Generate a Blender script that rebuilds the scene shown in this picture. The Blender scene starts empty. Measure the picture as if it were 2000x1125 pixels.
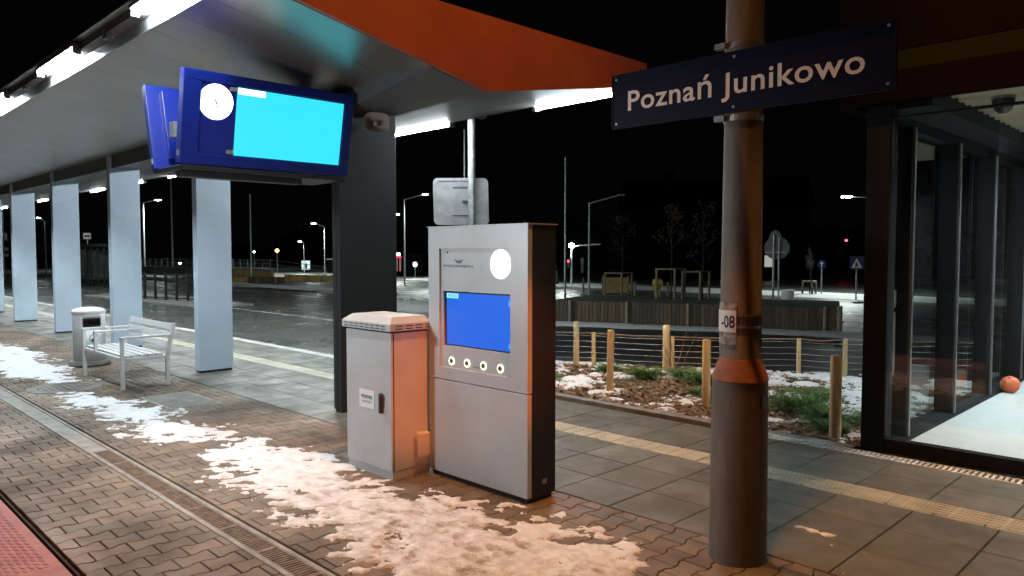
import bpy, bmesh, math, random
import numpy as np
from mathutils import Vector, Matrix, Euler
random.seed(7); RNG = np.random.default_rng(11)
sc = bpy.context.scene; col = sc.collection
R = math.radians; PI = math.pi

# ------------------------------------------------------------------ camera
cd = bpy.data.cameras.new('camera'); cam = bpy.data.objects.new('camera', cd); col.objects.link(cam)
cam.location = (0, 0, 1.70); cam.rotation_euler = (R(90-2.7245), 0, R(45.17))
cd.sensor_width = 36; cd.lens = 26.39; cd.clip_start = .05; cd.clip_end = 1500
sc.camera = cam
# ------------------------------------------------------------------ night sky
world = bpy.data.worlds.new('World'); sc.world = world; world.use_nodes = True
wb = world.node_tree.nodes['Background']
wb.inputs[0].default_value = (.34, .36, .46, 1); wb.inputs[1].default_value = .0022
sc.view_settings.view_transform = 'Standard'; sc.view_settings.look = 'None'
sc.view_settings.exposure = .27; sc.view_settings.gamma = 1
sc.cycles.max_bounces = 7; sc.cycles.diffuse_bounces = 3; sc.cycles.glossy_bounces = 4
sc.cycles.transparent_max_bounces = 12; sc.cycles.sample_clamp_indirect = 4
sc.cycles.use_denoising = True; sc.cycles.use_light_tree = True
SODIUM = (1.0, .40, .07); COOL = (.86, .96, 1.0)
TUBE = 400.0

# ------------------------------------------------------------------ helpers
def tag(o, label=None, cat=None, group=None, kind=None):
    if label: o['label'] = label
    if cat: o['category'] = cat
    if group: o['group'] = group
    if kind: o['kind'] = kind
    return o
def thing(name, label, cat, loc=(0, 0, 0), rz=0, group=None):
    o = bpy.data.objects.new(name, None); col.objects.link(o)
    o.location = loc; o.rotation_euler = (0, 0, rz); o.empty_display_size = .1
    return tag(o, label, cat, group)
def light(name, kind, loc, energy, color, parent=None, **kw):
    l = bpy.data.lights.new(name, kind); l.energy = energy; l.color = color
    for k, v in kw.items(): setattr(l, k, v)
    o = bpy.data.objects.new(name, l); col.objects.link(o); o.location = loc
    if parent: o.parent = parent
    return o
class MB:
    def __init__(s): s.v = []; s.f = []
    def add(s, vs, fs):
        n = len(s.v); s.v += [tuple(p) for p in vs]; s.f += [tuple(i+n for i in f) for f in fs]; return s
    def box(s, x0, x1, y0, y1, z0, z1, M=None):
        vs = [Vector(p) for p in ((x0,y0,z0),(x1,y0,z0),(x1,y1,z0),(x0,y1,z0),(x0,y0,z1),(x1,y0,z1),(x1,y1,z1),(x0,y1,z1))]
        if M: vs = [M @ p for p in vs]
        return s.add(vs, [(0,3,2,1),(4,5,6,7),(0,1,5,4),(1,2,6,5),(2,3,7,6),(3,0,4,7)])
    def cyl(s, p0, p1, r0, r1=None, n=12, caps=True):
        r1 = r0 if r1 is None else r1
        p0 = Vector(p0); p1 = Vector(p1); d = (p1-p0).normalized()
        a = d.orthogonal().normalized(); b = d.cross(a)
        vs = []
        for p, r in ((p0, r0), (p1, r1)):
            for k in range(n):
                t = 2*PI*k/n; vs.append(p + a*(r*math.cos(t)) + b*(r*math.sin(t)))
        fs = [(k, (k+1) % n, n+(k+1) % n, n+k) for k in range(n)]
        if caps: fs += [tuple(range(n-1, -1, -1)), tuple(range(n, 2*n))]
        return s.add(vs, fs)
    def tube(s, pts, r, n=6):
        for a, b in zip(pts[:-1], pts[1:]): s.cyl(a, b, r, r, n)
        return s
    def lathe(s, prof, n=24, c=(0, 0, 0)):
        vs = []; fs = []
        for r, z in prof:
            for k in range(n):
                t = 2*PI*k/n; vs.append((c[0]+r*math.cos(t), c[1]+r*math.sin(t), c[2]+z))
        for i in range(len(prof)-1):
            for k in range(n):
                fs.append((i*n+k, i*n+(k+1) % n, (i+1)*n+(k+1) % n, (i+1)*n+k))
        fs.append(tuple(range(n-1, -1, -1))); m = (len(prof)-1)*n; fs.append(tuple(range(m, m+n)))
        return s.add(vs, fs)
    def prism(s, poly, f0, f1):
        """poly of 2d points; f0/f1 map a 2d point to the two end faces"""
        n = len(poly); vs = [f0(p) for p in poly] + [f1(p) for p in poly]
        fs = [tuple(range(n-1, -1, -1)), tuple(range(n, 2*n))] + [(k, (k+1) % n, n+(k+1) % n, n+k) for k in range(n)]
        return s.add(vs, fs)
    def build(s, name, mat, parent=None, bevel=0, smooth=False, fix=True):
        me = bpy.data.meshes.new(name); me.from_pydata([tuple(p) for p in s.v], [], s.f)
        if fix:
            bm = bmesh.new(); bm.from_mesh(me); bmesh.ops.recalc_face_normals(bm, faces=bm.faces); bm.to_mesh(me); bm.free()
        me.materials.append(mat)
        if smooth:
            me.polygons.foreach_set('use_smooth', [True]*len(me.polygons))
            try: me.set_sharp_from_angle(angle=R(38))
            except Exception: pass
        o = bpy.data.objects.new(name, me); col.objects.link(o)
        if parent: o.parent = parent
        if bevel:
            b = o.modifiers.new('bevel', 'BEVEL'); b.width = bevel; b.segments = 2; b.limit_method = 'ANGLE'; b.angle_limit = R(40)
        return o
def copy_tree(o, parent=None):
    c = o.copy(); col.objects.link(c); c.parent = parent
    for ch in list(o.children): copy_tree(ch, c)
    return c
# --- materials
def mat(name, colr, rough=.5, metal=0, var=0, vscale=3, bump=0, bscale=120, rvar=0, col2=None, island=0, detail=6, stretch=None, spec=None):
    m = bpy.data.materials.new(name); m.use_nodes = True; nt = m.node_tree; N = nt.nodes; L = nt.links
    p = N['Principled BSDF']; p.inputs['Base Color'].default_value = (*colr, 1); p.inputs['Roughness'].default_value = rough
    p.inputs['Metallic'].default_value = metal
    if spec is not None: p.inputs['Specular IOR Level'].default_value = spec
    if var or bump or rvar or island:
        tc = N.new('ShaderNodeTexCoord'); src = tc.outputs['Object']
        if stretch:
            mp = N.new('ShaderNodeMapping'); mp.inputs['Scale'].default_value = stretch; L.new(src, mp.inputs[0]); src = mp.outputs[0]
    if var or rvar:
        n = N.new('ShaderNodeTexNoise'); n.inputs['Scale'].default_value = vscale; n.inputs['Detail'].default_value = detail
        n.inputs['Roughness'].default_value = .62; L.new(src, n.inputs['Vector'])
    out = None
    if var:
        cr = N.new('ShaderNodeMix'); cr.data_type = 'RGBA'
        c2 = col2 or tuple(c*(1-var) for c in colr); c1 = colr if col2 else tuple(min(1, c*(1+var*.6)) for c in colr)
        cr.inputs[6].default_value = (*c1, 1); cr.inputs[7].default_value = (*c2, 1)
        mr = N.new('ShaderNodeMapRange'); mr.inputs[1].default_value = .36; mr.inputs[2].default_value = .64
        L.new(n.outputs[0], mr.inputs[0]); L.new(mr.outputs[0], cr.inputs[0]); out = cr.outputs[2]
    if island:
        g = N.new('ShaderNodeNewGeometry'); mr2 = N.new('ShaderNodeMapRange')
        mr2.inputs[3].default_value = 1-island; mr2.inputs[4].default_value = 1+island
        L.new(g.outputs['Random Per Island'], mr2.inputs[0])
        mx = N.new('ShaderNodeMix'); mx.data_type = 'RGBA'; mx.blend_type = 'MULTIPLY'; mx.inputs[0].default_value = 1
        if out: L.new(out, mx.inputs[6])
        else: mx.inputs[6].default_value = (*colr, 1)
        L.new(mr2.outputs[0], mx.inputs[7]); out = mx.outputs[2]
    if out: L.new(out, p.inputs['Base Color'])
    if rvar:
        mr = N.new('ShaderNodeMapRange'); mr.inputs[1].default_value = .35; mr.inputs[2].default_value = .65
        mr.inputs[3].default_value = max(.03, rough-rvar); mr.inputs[4].default_value = min(1, rough+rvar)
        L.new(n.outputs[0], mr.inputs[0]); L.new(mr.outputs[0], p.inputs['Roughness'])
    if bump:
        nb = N.new('ShaderNodeTexNoise'); nb.inputs['Scale'].default_value = bscale; nb.inputs['Detail'].default_value = 4
        L.new(src, nb.inputs['Vector']); b = N.new('ShaderNodeBump'); b.inputs['Strength'].default_value = bump; b.inputs['Distance'].default_value = .01
        L.new(nb.outputs[0], b.inputs['Height']); L.new(b.outputs[0], p.inputs['Normal'])
    return m
def emit(name, colr, strength, base=(.02, .02, .02)):
    m = bpy.data.materials.new(name); m.use_nodes = True; p = m.node_tree.nodes['Principled BSDF']
    p.inputs['Base Color'].default_value = (*base, 1); p.inputs['Roughness'].default_value = .3
    p.inputs['Emission Color'].default_value = (*colr, 1); p.inputs['Emission Strength'].default_value = strength
    return m
def glass(name, tint=(.93, .96, .95)):
    m = bpy.data.materials.new(name); m.use_nodes = True; nt = m.node_tree; N = nt.nodes; L = nt.links
    N.remove(N['Principled BSDF']); out = N['Material Output']
    t = N.new('ShaderNodeBsdfTransparent'); t.inputs[0].default_value = (*tint, 1)
    g = N.new('ShaderNodeBsdfGlossy'); g.inputs['Roughness'].default_value = .01; g.inputs['Color'].default_value = (1, 1, 1, 1)
    geo = N.new('ShaderNodeNewGeometry'); ma = N.new('ShaderNodeMath'); ma.operation = 'MULTIPLY_ADD'
    ma.inputs[1].default_value = 1/1.55-1.55; ma.inputs[2].default_value = 1.55
    L.new(geo.outputs['Backfacing'], ma.inputs[0]); fr = N.new('ShaderNodeFresnel'); L.new(ma.outputs[0], fr.inputs['IOR'])
    mx = N.new('ShaderNodeMixShader'); L.new(fr.outputs[0], mx.inputs[0]); L.new(t.outputs[0], mx.inputs[1]); L.new(g.outputs[0], mx.inputs[2])
    L.new(mx.outputs[0], out.inputs['Surface']); return m
M = {}
M['brick'] = mat('paver_concrete', (.158, .108, .066), .60, var=.5, vscale=1.1, bump=.35, bscale=260, rvar=.16, island=.22)
M['grout'] = mat('joint_sand', (.040, .034, .028), .9)
M['slab'] = mat('slab_concrete', (.122, .118, .098), .55, var=.30, vscale=2.2, bump=.22, bscale=300, rvar=.15, island=.12)
M['tactile'] = mat('cream_concrete', (.40, .37, .28), .6, var=.22, vscale=5, bump=.2, bscale=300, island=.08)
M['kerb'] = mat('kerb_concrete', (.60, .60, .57), .7, var=.3, vscale=4, bump=.3, bscale=200)
M['concrete'] = mat('grey_concrete', (.20, .19, .175), .75, var=.3, vscale=5, bump=.35, bscale=160)
M['drain'] = mat('drain_concrete', (.27, .255, .225), .7, var=.3, vscale=6, bump=.3, bscale=200)
M['rust'] = mat('rusty_grate_iron', (.20, .125, .075), .55, .3, var=.4, vscale=14)
M['dark'] = mat('dark_void', (.008, .008, .008), .9)
M['asphalt'] = mat('wet_asphalt', (.085, .088, .082), .33, var=.45, vscale=.55, bump=.55, bscale=90, rvar=.17, detail=9)
M['graphite'] = mat('graphite_paint', (.016, .020, .023), .5, var=.12, vscale=2)
M['column'] = mat('column_paint', (.49, .60, .71), .45, var=.06, vscale=1.5)
M['soffit'] = mat('ceiling_sheet', (.37, .33, .295), .31, .80, var=.10, vscale=1.3, island=.03)
M['roof'] = mat('roof_sheet', (.10, .10, .10), .5)
M['fascia'] = mat('fascia_panel', (.225, .060, .037), .5, var=.12, vscale=2.2)
M['steel'] = mat('polished_steel', (.58, .59, .60), .36, .9, var=.15, vscale=6)
M['galv'] = mat('galvanised_steel', (.36, .38, .38), .42, .7, var=.3, vscale=9)
M['blue'] = mat('royal_blue_paint', (.0025, .012, .15), .34, var=.10, vscale=3)
M['navy'] = mat('navy_panel', (.006, .014, .15), .25)
M['black'] = mat('black_plastic', (.012, .012, .013), .45)
M['ksilver'] = mat('silver_paint', (.49, .535, .56), .45, .25, var=.10, vscale=1.2)
M['kblack'] = mat('black_powder_coat', (.010, .009, .008), .55, bump=.1, bscale=400)
M['cab'] = mat('cabinet_grp', (.43, .455, .47), .55, var=.07, vscale=3)
M['white'] = mat('white_paint', (.84, .85, .87), .38, var=.06, vscale=6)
M['paper'] = mat('white_label', (.72, .74, .76), .5)
M['ink'] = mat('black_ink', (.012, .012, .014), .5)
M['pole'] = mat('spun_concrete', (.15, .122, .104), .68, var=.28, vscale=7, bump=.25, bscale=140, stretch=(1, 1, .3))
M['sign'] = mat('enamel_navy', (.003, .004, .024), .6, spec=.15, var=.12, vscale=4)
M['letter'] = mat('white_letter', (.80, .74, .70), .45)
M['wood'] = mat('round_timber', (.62, .46, .235), .7, var=.35, vscale=9, stretch=(1, 1, .12), bump=.3, bscale=80)
M['plank'] = mat('fence_boards', (.058, .038, .020), .8, var=.4, vscale=8, stretch=(1, 1, .1), island=.3)
M['plankpost'] = mat('fence_post_wood', (.17, .13, .085), .8, var=.3, vscale=8)
M['ochre'] = mat('ochre_boards', (.30, .19, .06), .8, var=.3, vscale=6, island=.25)
M['mulch'] = mat('bark_mulch', (.075, .045, .024), .85, var=.5, vscale=25, bump=.8, bscale=60)
M['chip'] = mat('bark_chip', (.20, .12, .06), .8, island=.55)
M['juniper'] = mat('juniper_needles', (.085, .165, .035), .6, island=.5)
M['twig'] = mat('bare_twig', (.14, .09, .05), .8)
M['bark'] = mat('dark_bark', (.016, .012, .009), .9)
M['signfar'] = mat('far_sign_back', (.14, .145, .145), .6, .2, var=.2, vscale=5)  # darker copy of the sign back for the far discs
M['rope'] = mat('weathered_rope', (.17, .125, .085), .8)
M['leaf'] = mat('dry_leaf', (.04, .020, .009), .8, island=.5)
M['snow'] = None
M['frame'] = mat('anthracite_frame', (.009, .010, .012), .75, spec=.15)
M['bandpaint'] = mat('dark_fascia_sheet', (.006, .0030, .0026), .9, spec=.05)
M['olive'] = mat('olive_stripe', (.013, .0125, .0035), .9, spec=.05)
M['floor'] = mat('white_tile', (.74, .77, .77), .22, var=.05, vscale=4)
M['corr'] = mat('corrugated_sheet', (.70, .69, .55), .4, .5)
M['glass'] = glass('clear_glass')
M['ball'] = mat('orange_rubber', (.75, .16, .07), .5, var=.25, vscale=14)
M['tread'] = mat('tread_plate', (.36, .135, .125), .6, 0, spec=.25, var=.2, vscale=8)
M['lamp'] = mat('lamp_grey', (.28, .29, .30), .5, .4)
M['yellow'] = mat('yellow_paint', (.50, .30, .03), .5)
M['signback'] = mat('sign_back_aluminium', (.30, .305, .31), .38, .6, var=.2, vscale=5)
M['signblue'] = mat('traffic_blue', (.008, .018, .10), .5)
M['darkmetal'] = mat('dark_green_metal', (.020, .028, .024), .5, .3)
M['wallfar'] = mat('far_render', (.22, .22, .21), .8, var=.2, vscale=1)
M['housefar'] = mat('far_house_wall', (.002, .002, .002), 1.0, spec=0)
M['iron'] = mat('cast_iron', (.20, .18, .165), .6, .5, var=.3, vscale=12)
M['verge'] = mat('winter_turf', (.035, .040, .022), .9, var=.5, vscale=3, bump=.5, bscale=30)
M['horn'] = mat('horn_grey', (.24, .22, .20), .5)
M['tubeglow'] = emit('tube_glow', COOL, TUBE, (.8, .8, .8))
M['screencyan'] = emit('cyan_screen', (.035, .80, 1.0), .84)
M['screenwhite'] = emit('white_screen_patch', (.93, 1, 1), 2.2)
M['dial'] = emit('lit_dial', (.97, 1, 1), 3.2, (.8, .8, .8))
M['dialhand'] = emit('dial_hand', (.8, .85, .85), .18)  # hands and marks glow faintly, the dial's glare put into them
M['screenblue'] = emit('blue_screen', (.008, .155, .90), .70)
M['screenpatch'] = emit('light_cyan_patch', (.25, .85, 1), .95)
M['ledring'] = emit('led_ring', (1, .97, .60), 3.0)
def snow_material(name, base, dirt, dlo, dhi, scale):
    m = bpy.data.materials.new(name); m.use_nodes = True; nt = m.node_tree; N = nt.nodes; L = nt.links
    p = N['Principled BSDF']; p.inputs['Roughness'].default_value = .62
    tc = N.new('ShaderNodeTexCoord'); n = N.new('ShaderNodeTexNoise'); n.inputs['Scale'].default_value = scale; n.inputs['Detail'].default_value = 9
    n.inputs['Roughness'].default_value = .68; L.new(tc.outputs['Object'], n.inputs['Vector'])
    mr = N.new('ShaderNodeMapRange'); mr.inputs[1].default_value = dlo; mr.inputs[2].default_value = dhi; L.new(n.outputs[0], mr.inputs[0])
    mx = N.new('ShaderNodeMix'); mx.data_type = 'RGBA'; mx.inputs[6].default_value = (*base, 1); mx.inputs[7].default_value = (*dirt, 1)
    at = N.new('ShaderNodeAttribute'); at.attribute_name = 'dirt'; mu = N.new('ShaderNodeMath'); mu.operation = 'MULTIPLY'
    L.new(mr.outputs[0], mu.inputs[0]); L.new(at.outputs['Fac'], mu.inputs[1]); L.new(mu.outputs[0], mx.inputs[0])
    L.new(mx.outputs[2], p.inputs['Base Color'])
    nb = N.new('ShaderNodeTexNoise'); nb.inputs['Scale'].default_value = 62; nb.inputs['Detail'].default_value = 5; L.new(tc.outputs['Object'], nb.inputs['Vector'])
    b = N.new('ShaderNodeBump'); b.inputs['Strength'].default_value = .7; b.inputs['Distance'].default_value = .012
    L.new(nb.outputs[0], b.inputs['Height']); L.new(b.outputs[0], p.inputs['Normal'])
    return m
M['snow'] = snow_material('trodden_snow', (.74, .75, .77), (.24, .17, .10), .36, .64, 9)
M['snowfar'] = snow_material('verge_snow', (.34, .35, .36), (.25, .24, .22), .45, .7, 3)

# --- lettering
def text_mesh(body, size=1, offset=0, align='CENTER', space=1.0):
    c = bpy.data.curves.new('lettering', 'FONT'); c.body = body; c.size = size; c.offset = offset
    c.align_x = align; c.align_y = 'BOTTOM_BASELINE'; c.extrude = 0; c.resolution_u = 4; c.space_character = space
    o = bpy.data.objects.new('lettering', c); col.objects.link(o)
    bpy.context.view_layer.update()
    me = bpy.data.meshes.new_from_object(o.evaluated_get(bpy.context.evaluated_depsgraph_get()))
    bpy.data.objects.remove(o); bpy.data.curves.remove(c)
    return me
def lettering(name, body, m, parent, fn, w=None, h=None, offset=0, space=1.0):
    """letters mapped by fn(u, v); the ink box is scaled to w x h and centred on u=0, baseline v=0"""
    me = text_mesh(body, 1, offset, space=space); co = np.array([v.co[:] for v in me.vertices])
    x0, x1 = co[:, 0].min(), co[:, 0].max(); y1 = co[:, 1].max()
    kx = w/(x1-x0) if w else h/y1
    ky = h/y1 if h else kx
    for v in me.vertices: v.co = Vector(fn((v.co.x-(x0+x1)/2)*kx, v.co.y*ky))
    me.materials.clear(); me.materials.append(m); me.name = name
    o = bpy.data.objects.new(name, me); col.objects.link(o); o.parent = parent
    return o
def disc(mb, fn, r0, r1=0, n=40):
    """flat disc or ring in the plane given by fn(u,v)"""
    if r1 == 0:
        return mb.add([fn(r0*math.cos(2*PI*k/n), r0*math.sin(2*PI*k/n)) for k in range(n)], [tuple(range(n))])
    vs = [fn(r*math.cos(2*PI*k/n), r*math.sin(2*PI*k/n)) for r in (r0, r1) for k in range(n)]
    return mb.add(vs, [(k, (k+1) % n, n+(k+1) % n, n+k) for k in range(n)])
# --- numpy noise for snow
def vnoise(x, y, seed=0):
    xi = np.floor(x).astype(np.int64); yi = np.floor(y).astype(np.int64); fx = x-xi; fy = y-yi
    fx = fx*fx*(3-2*fx); fy = fy*fy*(3-2*fy)
    def h(a, b):
        n = (a*374761393 + b*668265263 + seed*974711) & 0x7fffffff
        n = ((n ^ (n >> 13))*1274126177) & 0x7fffffff
        return ((n ^ (n >> 16)) & 0xffff)/65535.0
    return (h(xi, yi)*(1-fx)+h(xi+1, yi)*fx)*(1-fy)+(h(xi, yi+1)*(1-fx)+h(xi+1, yi+1)*fx)*fy
def fbm(x, y, seed=0, o=5):
    s = np.zeros_like(x); a = .5; t = 0
    for k in range(o): s += a*vnoise(x, y, seed+k*17); t += a; a *= .5; x = x*2.03+3.1; y = y*2.03-1.7
    return s/t
def snow_sheet(name, x0, x1, y0, y1, res, hfun, m, z0=0, dirtfun=None, zfun=None):
    nx = int((x1-x0)/res)+1; ny = int((y1-y0)/res)+1
    X, Y = np.meshgrid(np.linspace(x0, x1, nx), np.linspace(y0, y1, ny), indexing='ij')
    Hh = hfun(X, Y); Z = z0 + np.clip(Hh, -.012, None)
    if zfun is not None: Z = Z + zfun(X, Y)
    ok = Hh > 0; q = ok[:-1, :-1] | ok[1:, :-1] | ok[:-1, 1:] | ok[1:, 1:]
    idx = np.arange(nx*ny).reshape(nx, ny)
    F = np.stack([idx[:-1, :-1][q], idx[1:, :-1][q], idx[1:, 1:][q], idx[:-1, 1:][q]], 1)
    used = np.unique(F); mp = -np.ones(nx*ny, int); mp[used] = np.arange(len(used)); F = mp[F]
    V = np.stack([X.ravel(), Y.ravel(), Z.ravel()], 1)[used]
    me = bpy.data.meshes.new(name); me.from_pydata(V.tolist(), [], F.tolist()); me.materials.append(m)
    me.polygons.foreach_set('use_smooth', [True]*len(me.polygons))
    a = me.attributes.new('dirt', 'FLOAT', 'POINT')
    d = dirtfun(X, Y).ravel()[used] if dirtfun else np.full(len(used), .35)
    a.data.foreach_set('value', d.astype(np.float32))
    o = bpy.data.objects.new(name, me); col.objects.link(o); o['kind'] = 'stuff'; return o

# ================================================================== GROUND
ROADZ = -.10; KS = (1.70-ROADZ)/1.70
def B(x, y): return (x*KS, y*KS, ROADZ)
def sheet(name, x0, x1, y0, y1, z, m, n=1):
    g = MB(); g.add([(x0, y0, z), (x1, y0, z), (x1, y1, z), (x0, y1, z)], [(0, 1, 2, 3)])
    return tag(g.build(name, m, fix=False), kind='structure')
sheet('ground', -500, 400, 1.12, 600, ROADZ-.05, M['verge'])
sheet('road', -220, -2.0, 6.62, 24.5, ROADZ, M['asphalt'])
sheet('far_road', -220, 60, 24.5, 60, ROADZ-.004, M['asphalt'])
sheet('trackbed', -300, 300, -40, 1.12, -.95, M['mulch'])
g = MB().box(-120, 8, 1.125, 6.42, -1.0, -.022); tag(g.build('platform', M['grout']), kind='structure')
# interlocking pavers
def pavers():
    P = .143; A = .0105; G = .0022; g = MB()
    ys = [-.1, -.066, -.034, .034, .066, .1]; ts = [1, 1, -1, -1, 1, 1]
    def ring(cx, cy, inset, z, lo, hi):
        k = (G+inset); pts = []
        cl = lambda y: max(lo+k, min(hi-k, y))
        for y, t in zip(ys, ts): pts.append((cx+P/2+A*t-k, cl(cy+y), z))
        for y, t in zip(ys[::-1], ts[::-1]): pts.append((cx-P/2-A*t+k, cl(cy+y), z))
        return pts
    def one(g, cx, cy, lo, hi):
        dz = random.uniform(-.0016, .0016)
        if cx < -14:
            a = ring(cx, cy, .003, -.001+dz, lo, hi); b = ring(cx, cy, 0, -.02, lo, hi)
            g.add(a+b, [tuple(range(12))]+[(q, q+12, (q+1) % 12+12, (q+1) % 12) for q in range(12)])
        else:
            a = ring(cx, cy, .0036, dz, lo, hi); b = ring(cx, cy, .001, -.0035+dz, lo, hi); c = ring(cx, cy, 0, -.02, lo, hi)
            g.add(a+b+c, [tuple(range(12))]+[(q+o, q+12+o, (q+1) % 12+12+o, (q+1) % 12+o) for o in (0, 12) for q in range(12)])
    i0 = int(-33/P)
    for i in range(i0, 42):
        cx = i*P; n = 15
        for k in range(n):
            cy = 1.14 + .2*k + (.1 if i % 2 else 0)
            segs = []
            for lo, hi in ((1.14, 1.884), (2.093, 3.944)):
                y0, y1 = max(cy-.1, lo), min(cy+.1, hi)
                if y1-y0 > .03: segs.append((y0, y1))
            for y0, y1 in segs: one(g, cx, cy, y0, y1)
    return g
tag(pavers().build('paving', M['brick']), kind='structure')
# large slabs and the tactile line
def slabs(rows, m, name, x0, x1, pitch, off=0, gap=.004, z=0, ch=.004):
    g = MB()
    for j, (ya, yb) in enumerate(rows):
        x = x0+off
        while x < x1:
            a, b, c, d = x+gap, x+pitch-gap, ya+gap, yb-gap; dz = random.uniform(-.0014, .0014)+z
            t = [(a+ch, c+ch, dz), (b-ch, c+ch, dz), (b-ch, d-ch, dz), (a+ch, d-ch, dz)]
            u = [(a, c, dz-.004), (b, c, dz-.004), (b, d, dz-.004), (a, d, dz-.004)]
            w = [(p[0], p[1], -.021) for p in u]
            g.add(t+u+w, [(0, 1, 2, 3)]+[(q+o, (q+1) % 4+o, (q+1) % 4+4+o, q+4+o) for o in (0, 4) for q in range(4)])
            x += pitch
    return tag(g.build(name, m), kind='structure')
slabs([(3.95, 4.41), (4.41, 4.86), (4.86, 5.315), (5.615, 6.04), (6.04, 6.45)], M['slab'], 'slab_pavement', -36.87, 5.9, .49)
slabs([(5.32, 5.61)], M['tactile'], 'tactile_path', -36.87, 5.9, .2925, z=.001)
g = MB()
x = -8.7
while x < 5.5:                                              # raised bars and studs on the tactile line
    if x > -2.95:
        for k in range(5):
            y = 5.345+k*.054; g.box(x+.012, x+.28, y, y+.022, 0, .0055)
    else:
        for k in range(5): g.cyl((x+.035, 5.35+k*.056, 0), (x+.035, 5.35+k*.056, .005), .011, .008, 8)
    x += .2925
tag(g.build('tactile_ribs', M['tactile']), kind='structure')
g = MB()
for k in range(110):
    x = -110+k*1.0
    if x < -8.5: g.box(x+.004, x+.996, 6.43, 6.61, -.3, .004)
tag(g.build('kerb', M['kerb'], bevel=.012), kind='structure')
tag(MB().box(-8.5, -2.5, 6.63, 6.76, -.25, .002).build('planter_edging', M['concrete'], bevel=.006), kind='structure')
g = MB(); g.add([(-8.5, 6.75, -.005), (-2.3, 6.75, -.005), (-2.5, 11.3, -.01), (-3.9, 10.7, -.01), (-6.1, 9.35, -.01), (-7.4, 8.75, -.01), (-8.5, 8.2, -.01)], [(0, 1, 2, 3, 4, 5, 6)])
tag(g.build('planting_bed', M['mulch'], fix=False), kind='structure')
g = MB(); g.box(-8.5, -8.42, 6.76, 8.2, -.3, -.002)
for a, b in zip([(-3.9, 10.7), (-6.1, 9.35), (-7.4, 8.75)], [(-6.1, 9.35), (-7.4, 8.75), (-8.5, 8.2)]):
    g.add([(a[0], a[1], -.012), (b[0], b[1], -.012), (b[0], b[1], -.3), (a[0], a[1], -.3)], [(0, 1, 2, 3)])
tag(g.build('bed_kerb', M['concrete']), kind='structure')
M['darktar'] = mat('dark_asphalt', (.012, .013, .015), .45, var=.4, vscale=2, bump=.6, bscale=80)
sheet('dark_road', -12, -2.02, 8.0, 15.6, ROADZ+.004, M['darktar'])  # darker sheet laid over this stretch of road
# road markings
def strip(name, pts, w, m, z=ROADZ+.004):
    g = MB()
    for (ax, ay), (bx, by) in pts:
        d = Vector((bx-ax, by-ay)).normalized()*w/2; n = (-d.y, d.x)
        g.add([(ax-n[0], ay-n[1], z), (bx-n[0], by-n[1], z), (bx+n[0], by+n[1], z), (ax+n[0], ay+n[1], z)], [(0, 1, 2, 3)])
    return tag(g.build(name, m, fix=False), kind='structure')
M['marking'] = mat('worn_road_paint', (.40, .41, .40), .5, var=.6, vscale=5)
strip('road_marking', [((-60, 10.6), (-13.5, 10.6)), ((-60, 13.5), (-52, 13.5)), ((-44, 15.8), (-40, 15.8)), ((-36, 15.8), (-32, 15.8))], .13, M['marking'])
# far traffic island with kerbs
g = MB(); g.box(-70, -26, 17.6, 19.0, ROADZ-.05, ROADZ+.08); tag(g.build('traffic_island', M['concrete'], bevel=.03), kind='structure')

# ---------- drain channel along the platform
t = thing('drain_channel', 'long concrete drain channel with rusty slotted grate set in the brick paving', 'drain', (0, 0, 0))
MB().box(-36, 5, 1.885, 1.915, -.02, .003).box(-36, 5, 2.045, 2.075, -.02, .003).build('channel_rim', M['drain'], t, bevel=.004)
g = MB(); x = -7.0
while x < 4.9:
    if True: g.box(x, x+.014, 1.925, 2.035, -.013, -.001)
    x += .029
g.box(-7.0, 4.9, 1.916, 1.925, -.016, 0).box(-7.0, 4.9, 2.035, 2.044, -.016, 0)
for k in range(24): g.box(-7.0+.5*k, -6.975+.5*k, 1.925, 2.035, -.013, -.0005)
g.build('grate', M['rust'], t)
MB().box(-7.0, 4.9, 1.917, 2.043, -.0215, -.0150).build('channel', M['dark'], t)  # near-black sheet painted for the shade of a deeper channel
MB().box(-36, -7.0, 1.917, 2.043, -.02, -.003).build('silted_grate', M['drain'], t)
MB().box(-36, 5, 2.078, 2.092, -.02, -.012).build('joint', M['dark'], t)
t = thing('slot_drain', 'pale slotted drain grating along the foot of the glass shelter and bed', 'drain', (0, 0, 0))
g = MB().box(-3.6, 5, 6.46, 6.475, -.02, .004).box(-3.6, 5, 6.60, 6.615, -.02, .004)
MB().box(-3.6, 5, 6.475, 6.60, -.021, -.016).build('channel', M['dark'], t)
x = -3.6
while x < 5: g.box(x, x+.022, 6.475, 6.60, -.01, .003); x += .042
g.build('grating', M['kerb'], t)
# ---------- manhole, chamber cover
t = thing('manhole_cover', 'round iron manhole cover in a concrete ring by the bench', 'manhole cover', (-10.62, 2.62, 0))
MB().lathe([(.30, -.02), (.30, .004), (.42, .004), (.42, -.02)], 40).build('ring', M['concrete'], t)
g = MB().lathe([(.285, -.02), (.285, .0015)], 40)
for k in range(7):
    for j in range(7):
        x, y = (k-3)*.075, (j-3)*.075
        if x*x+y*y < .06: g.box(x-.022, x+.022, y-.022, y+.022, .0012, .005)
g.build('lid', M['iron'], t)
t = thing('chamber_cover', 'rectangular concrete chamber cover set in the paving beside the bench', 'chamber cover', (-8.77, 3.33, 0))
MB().box(-.49, .49, -.29, .29, -.02, .004).build('frame', M['drain'], t, bevel=.003)
MB().box(-.44, -.003, -.24, .24, .0035, .008).box(.003, .44, -.24, .24, .0035, .008).build('lid', M['concrete'], t, bevel=.003)

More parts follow.
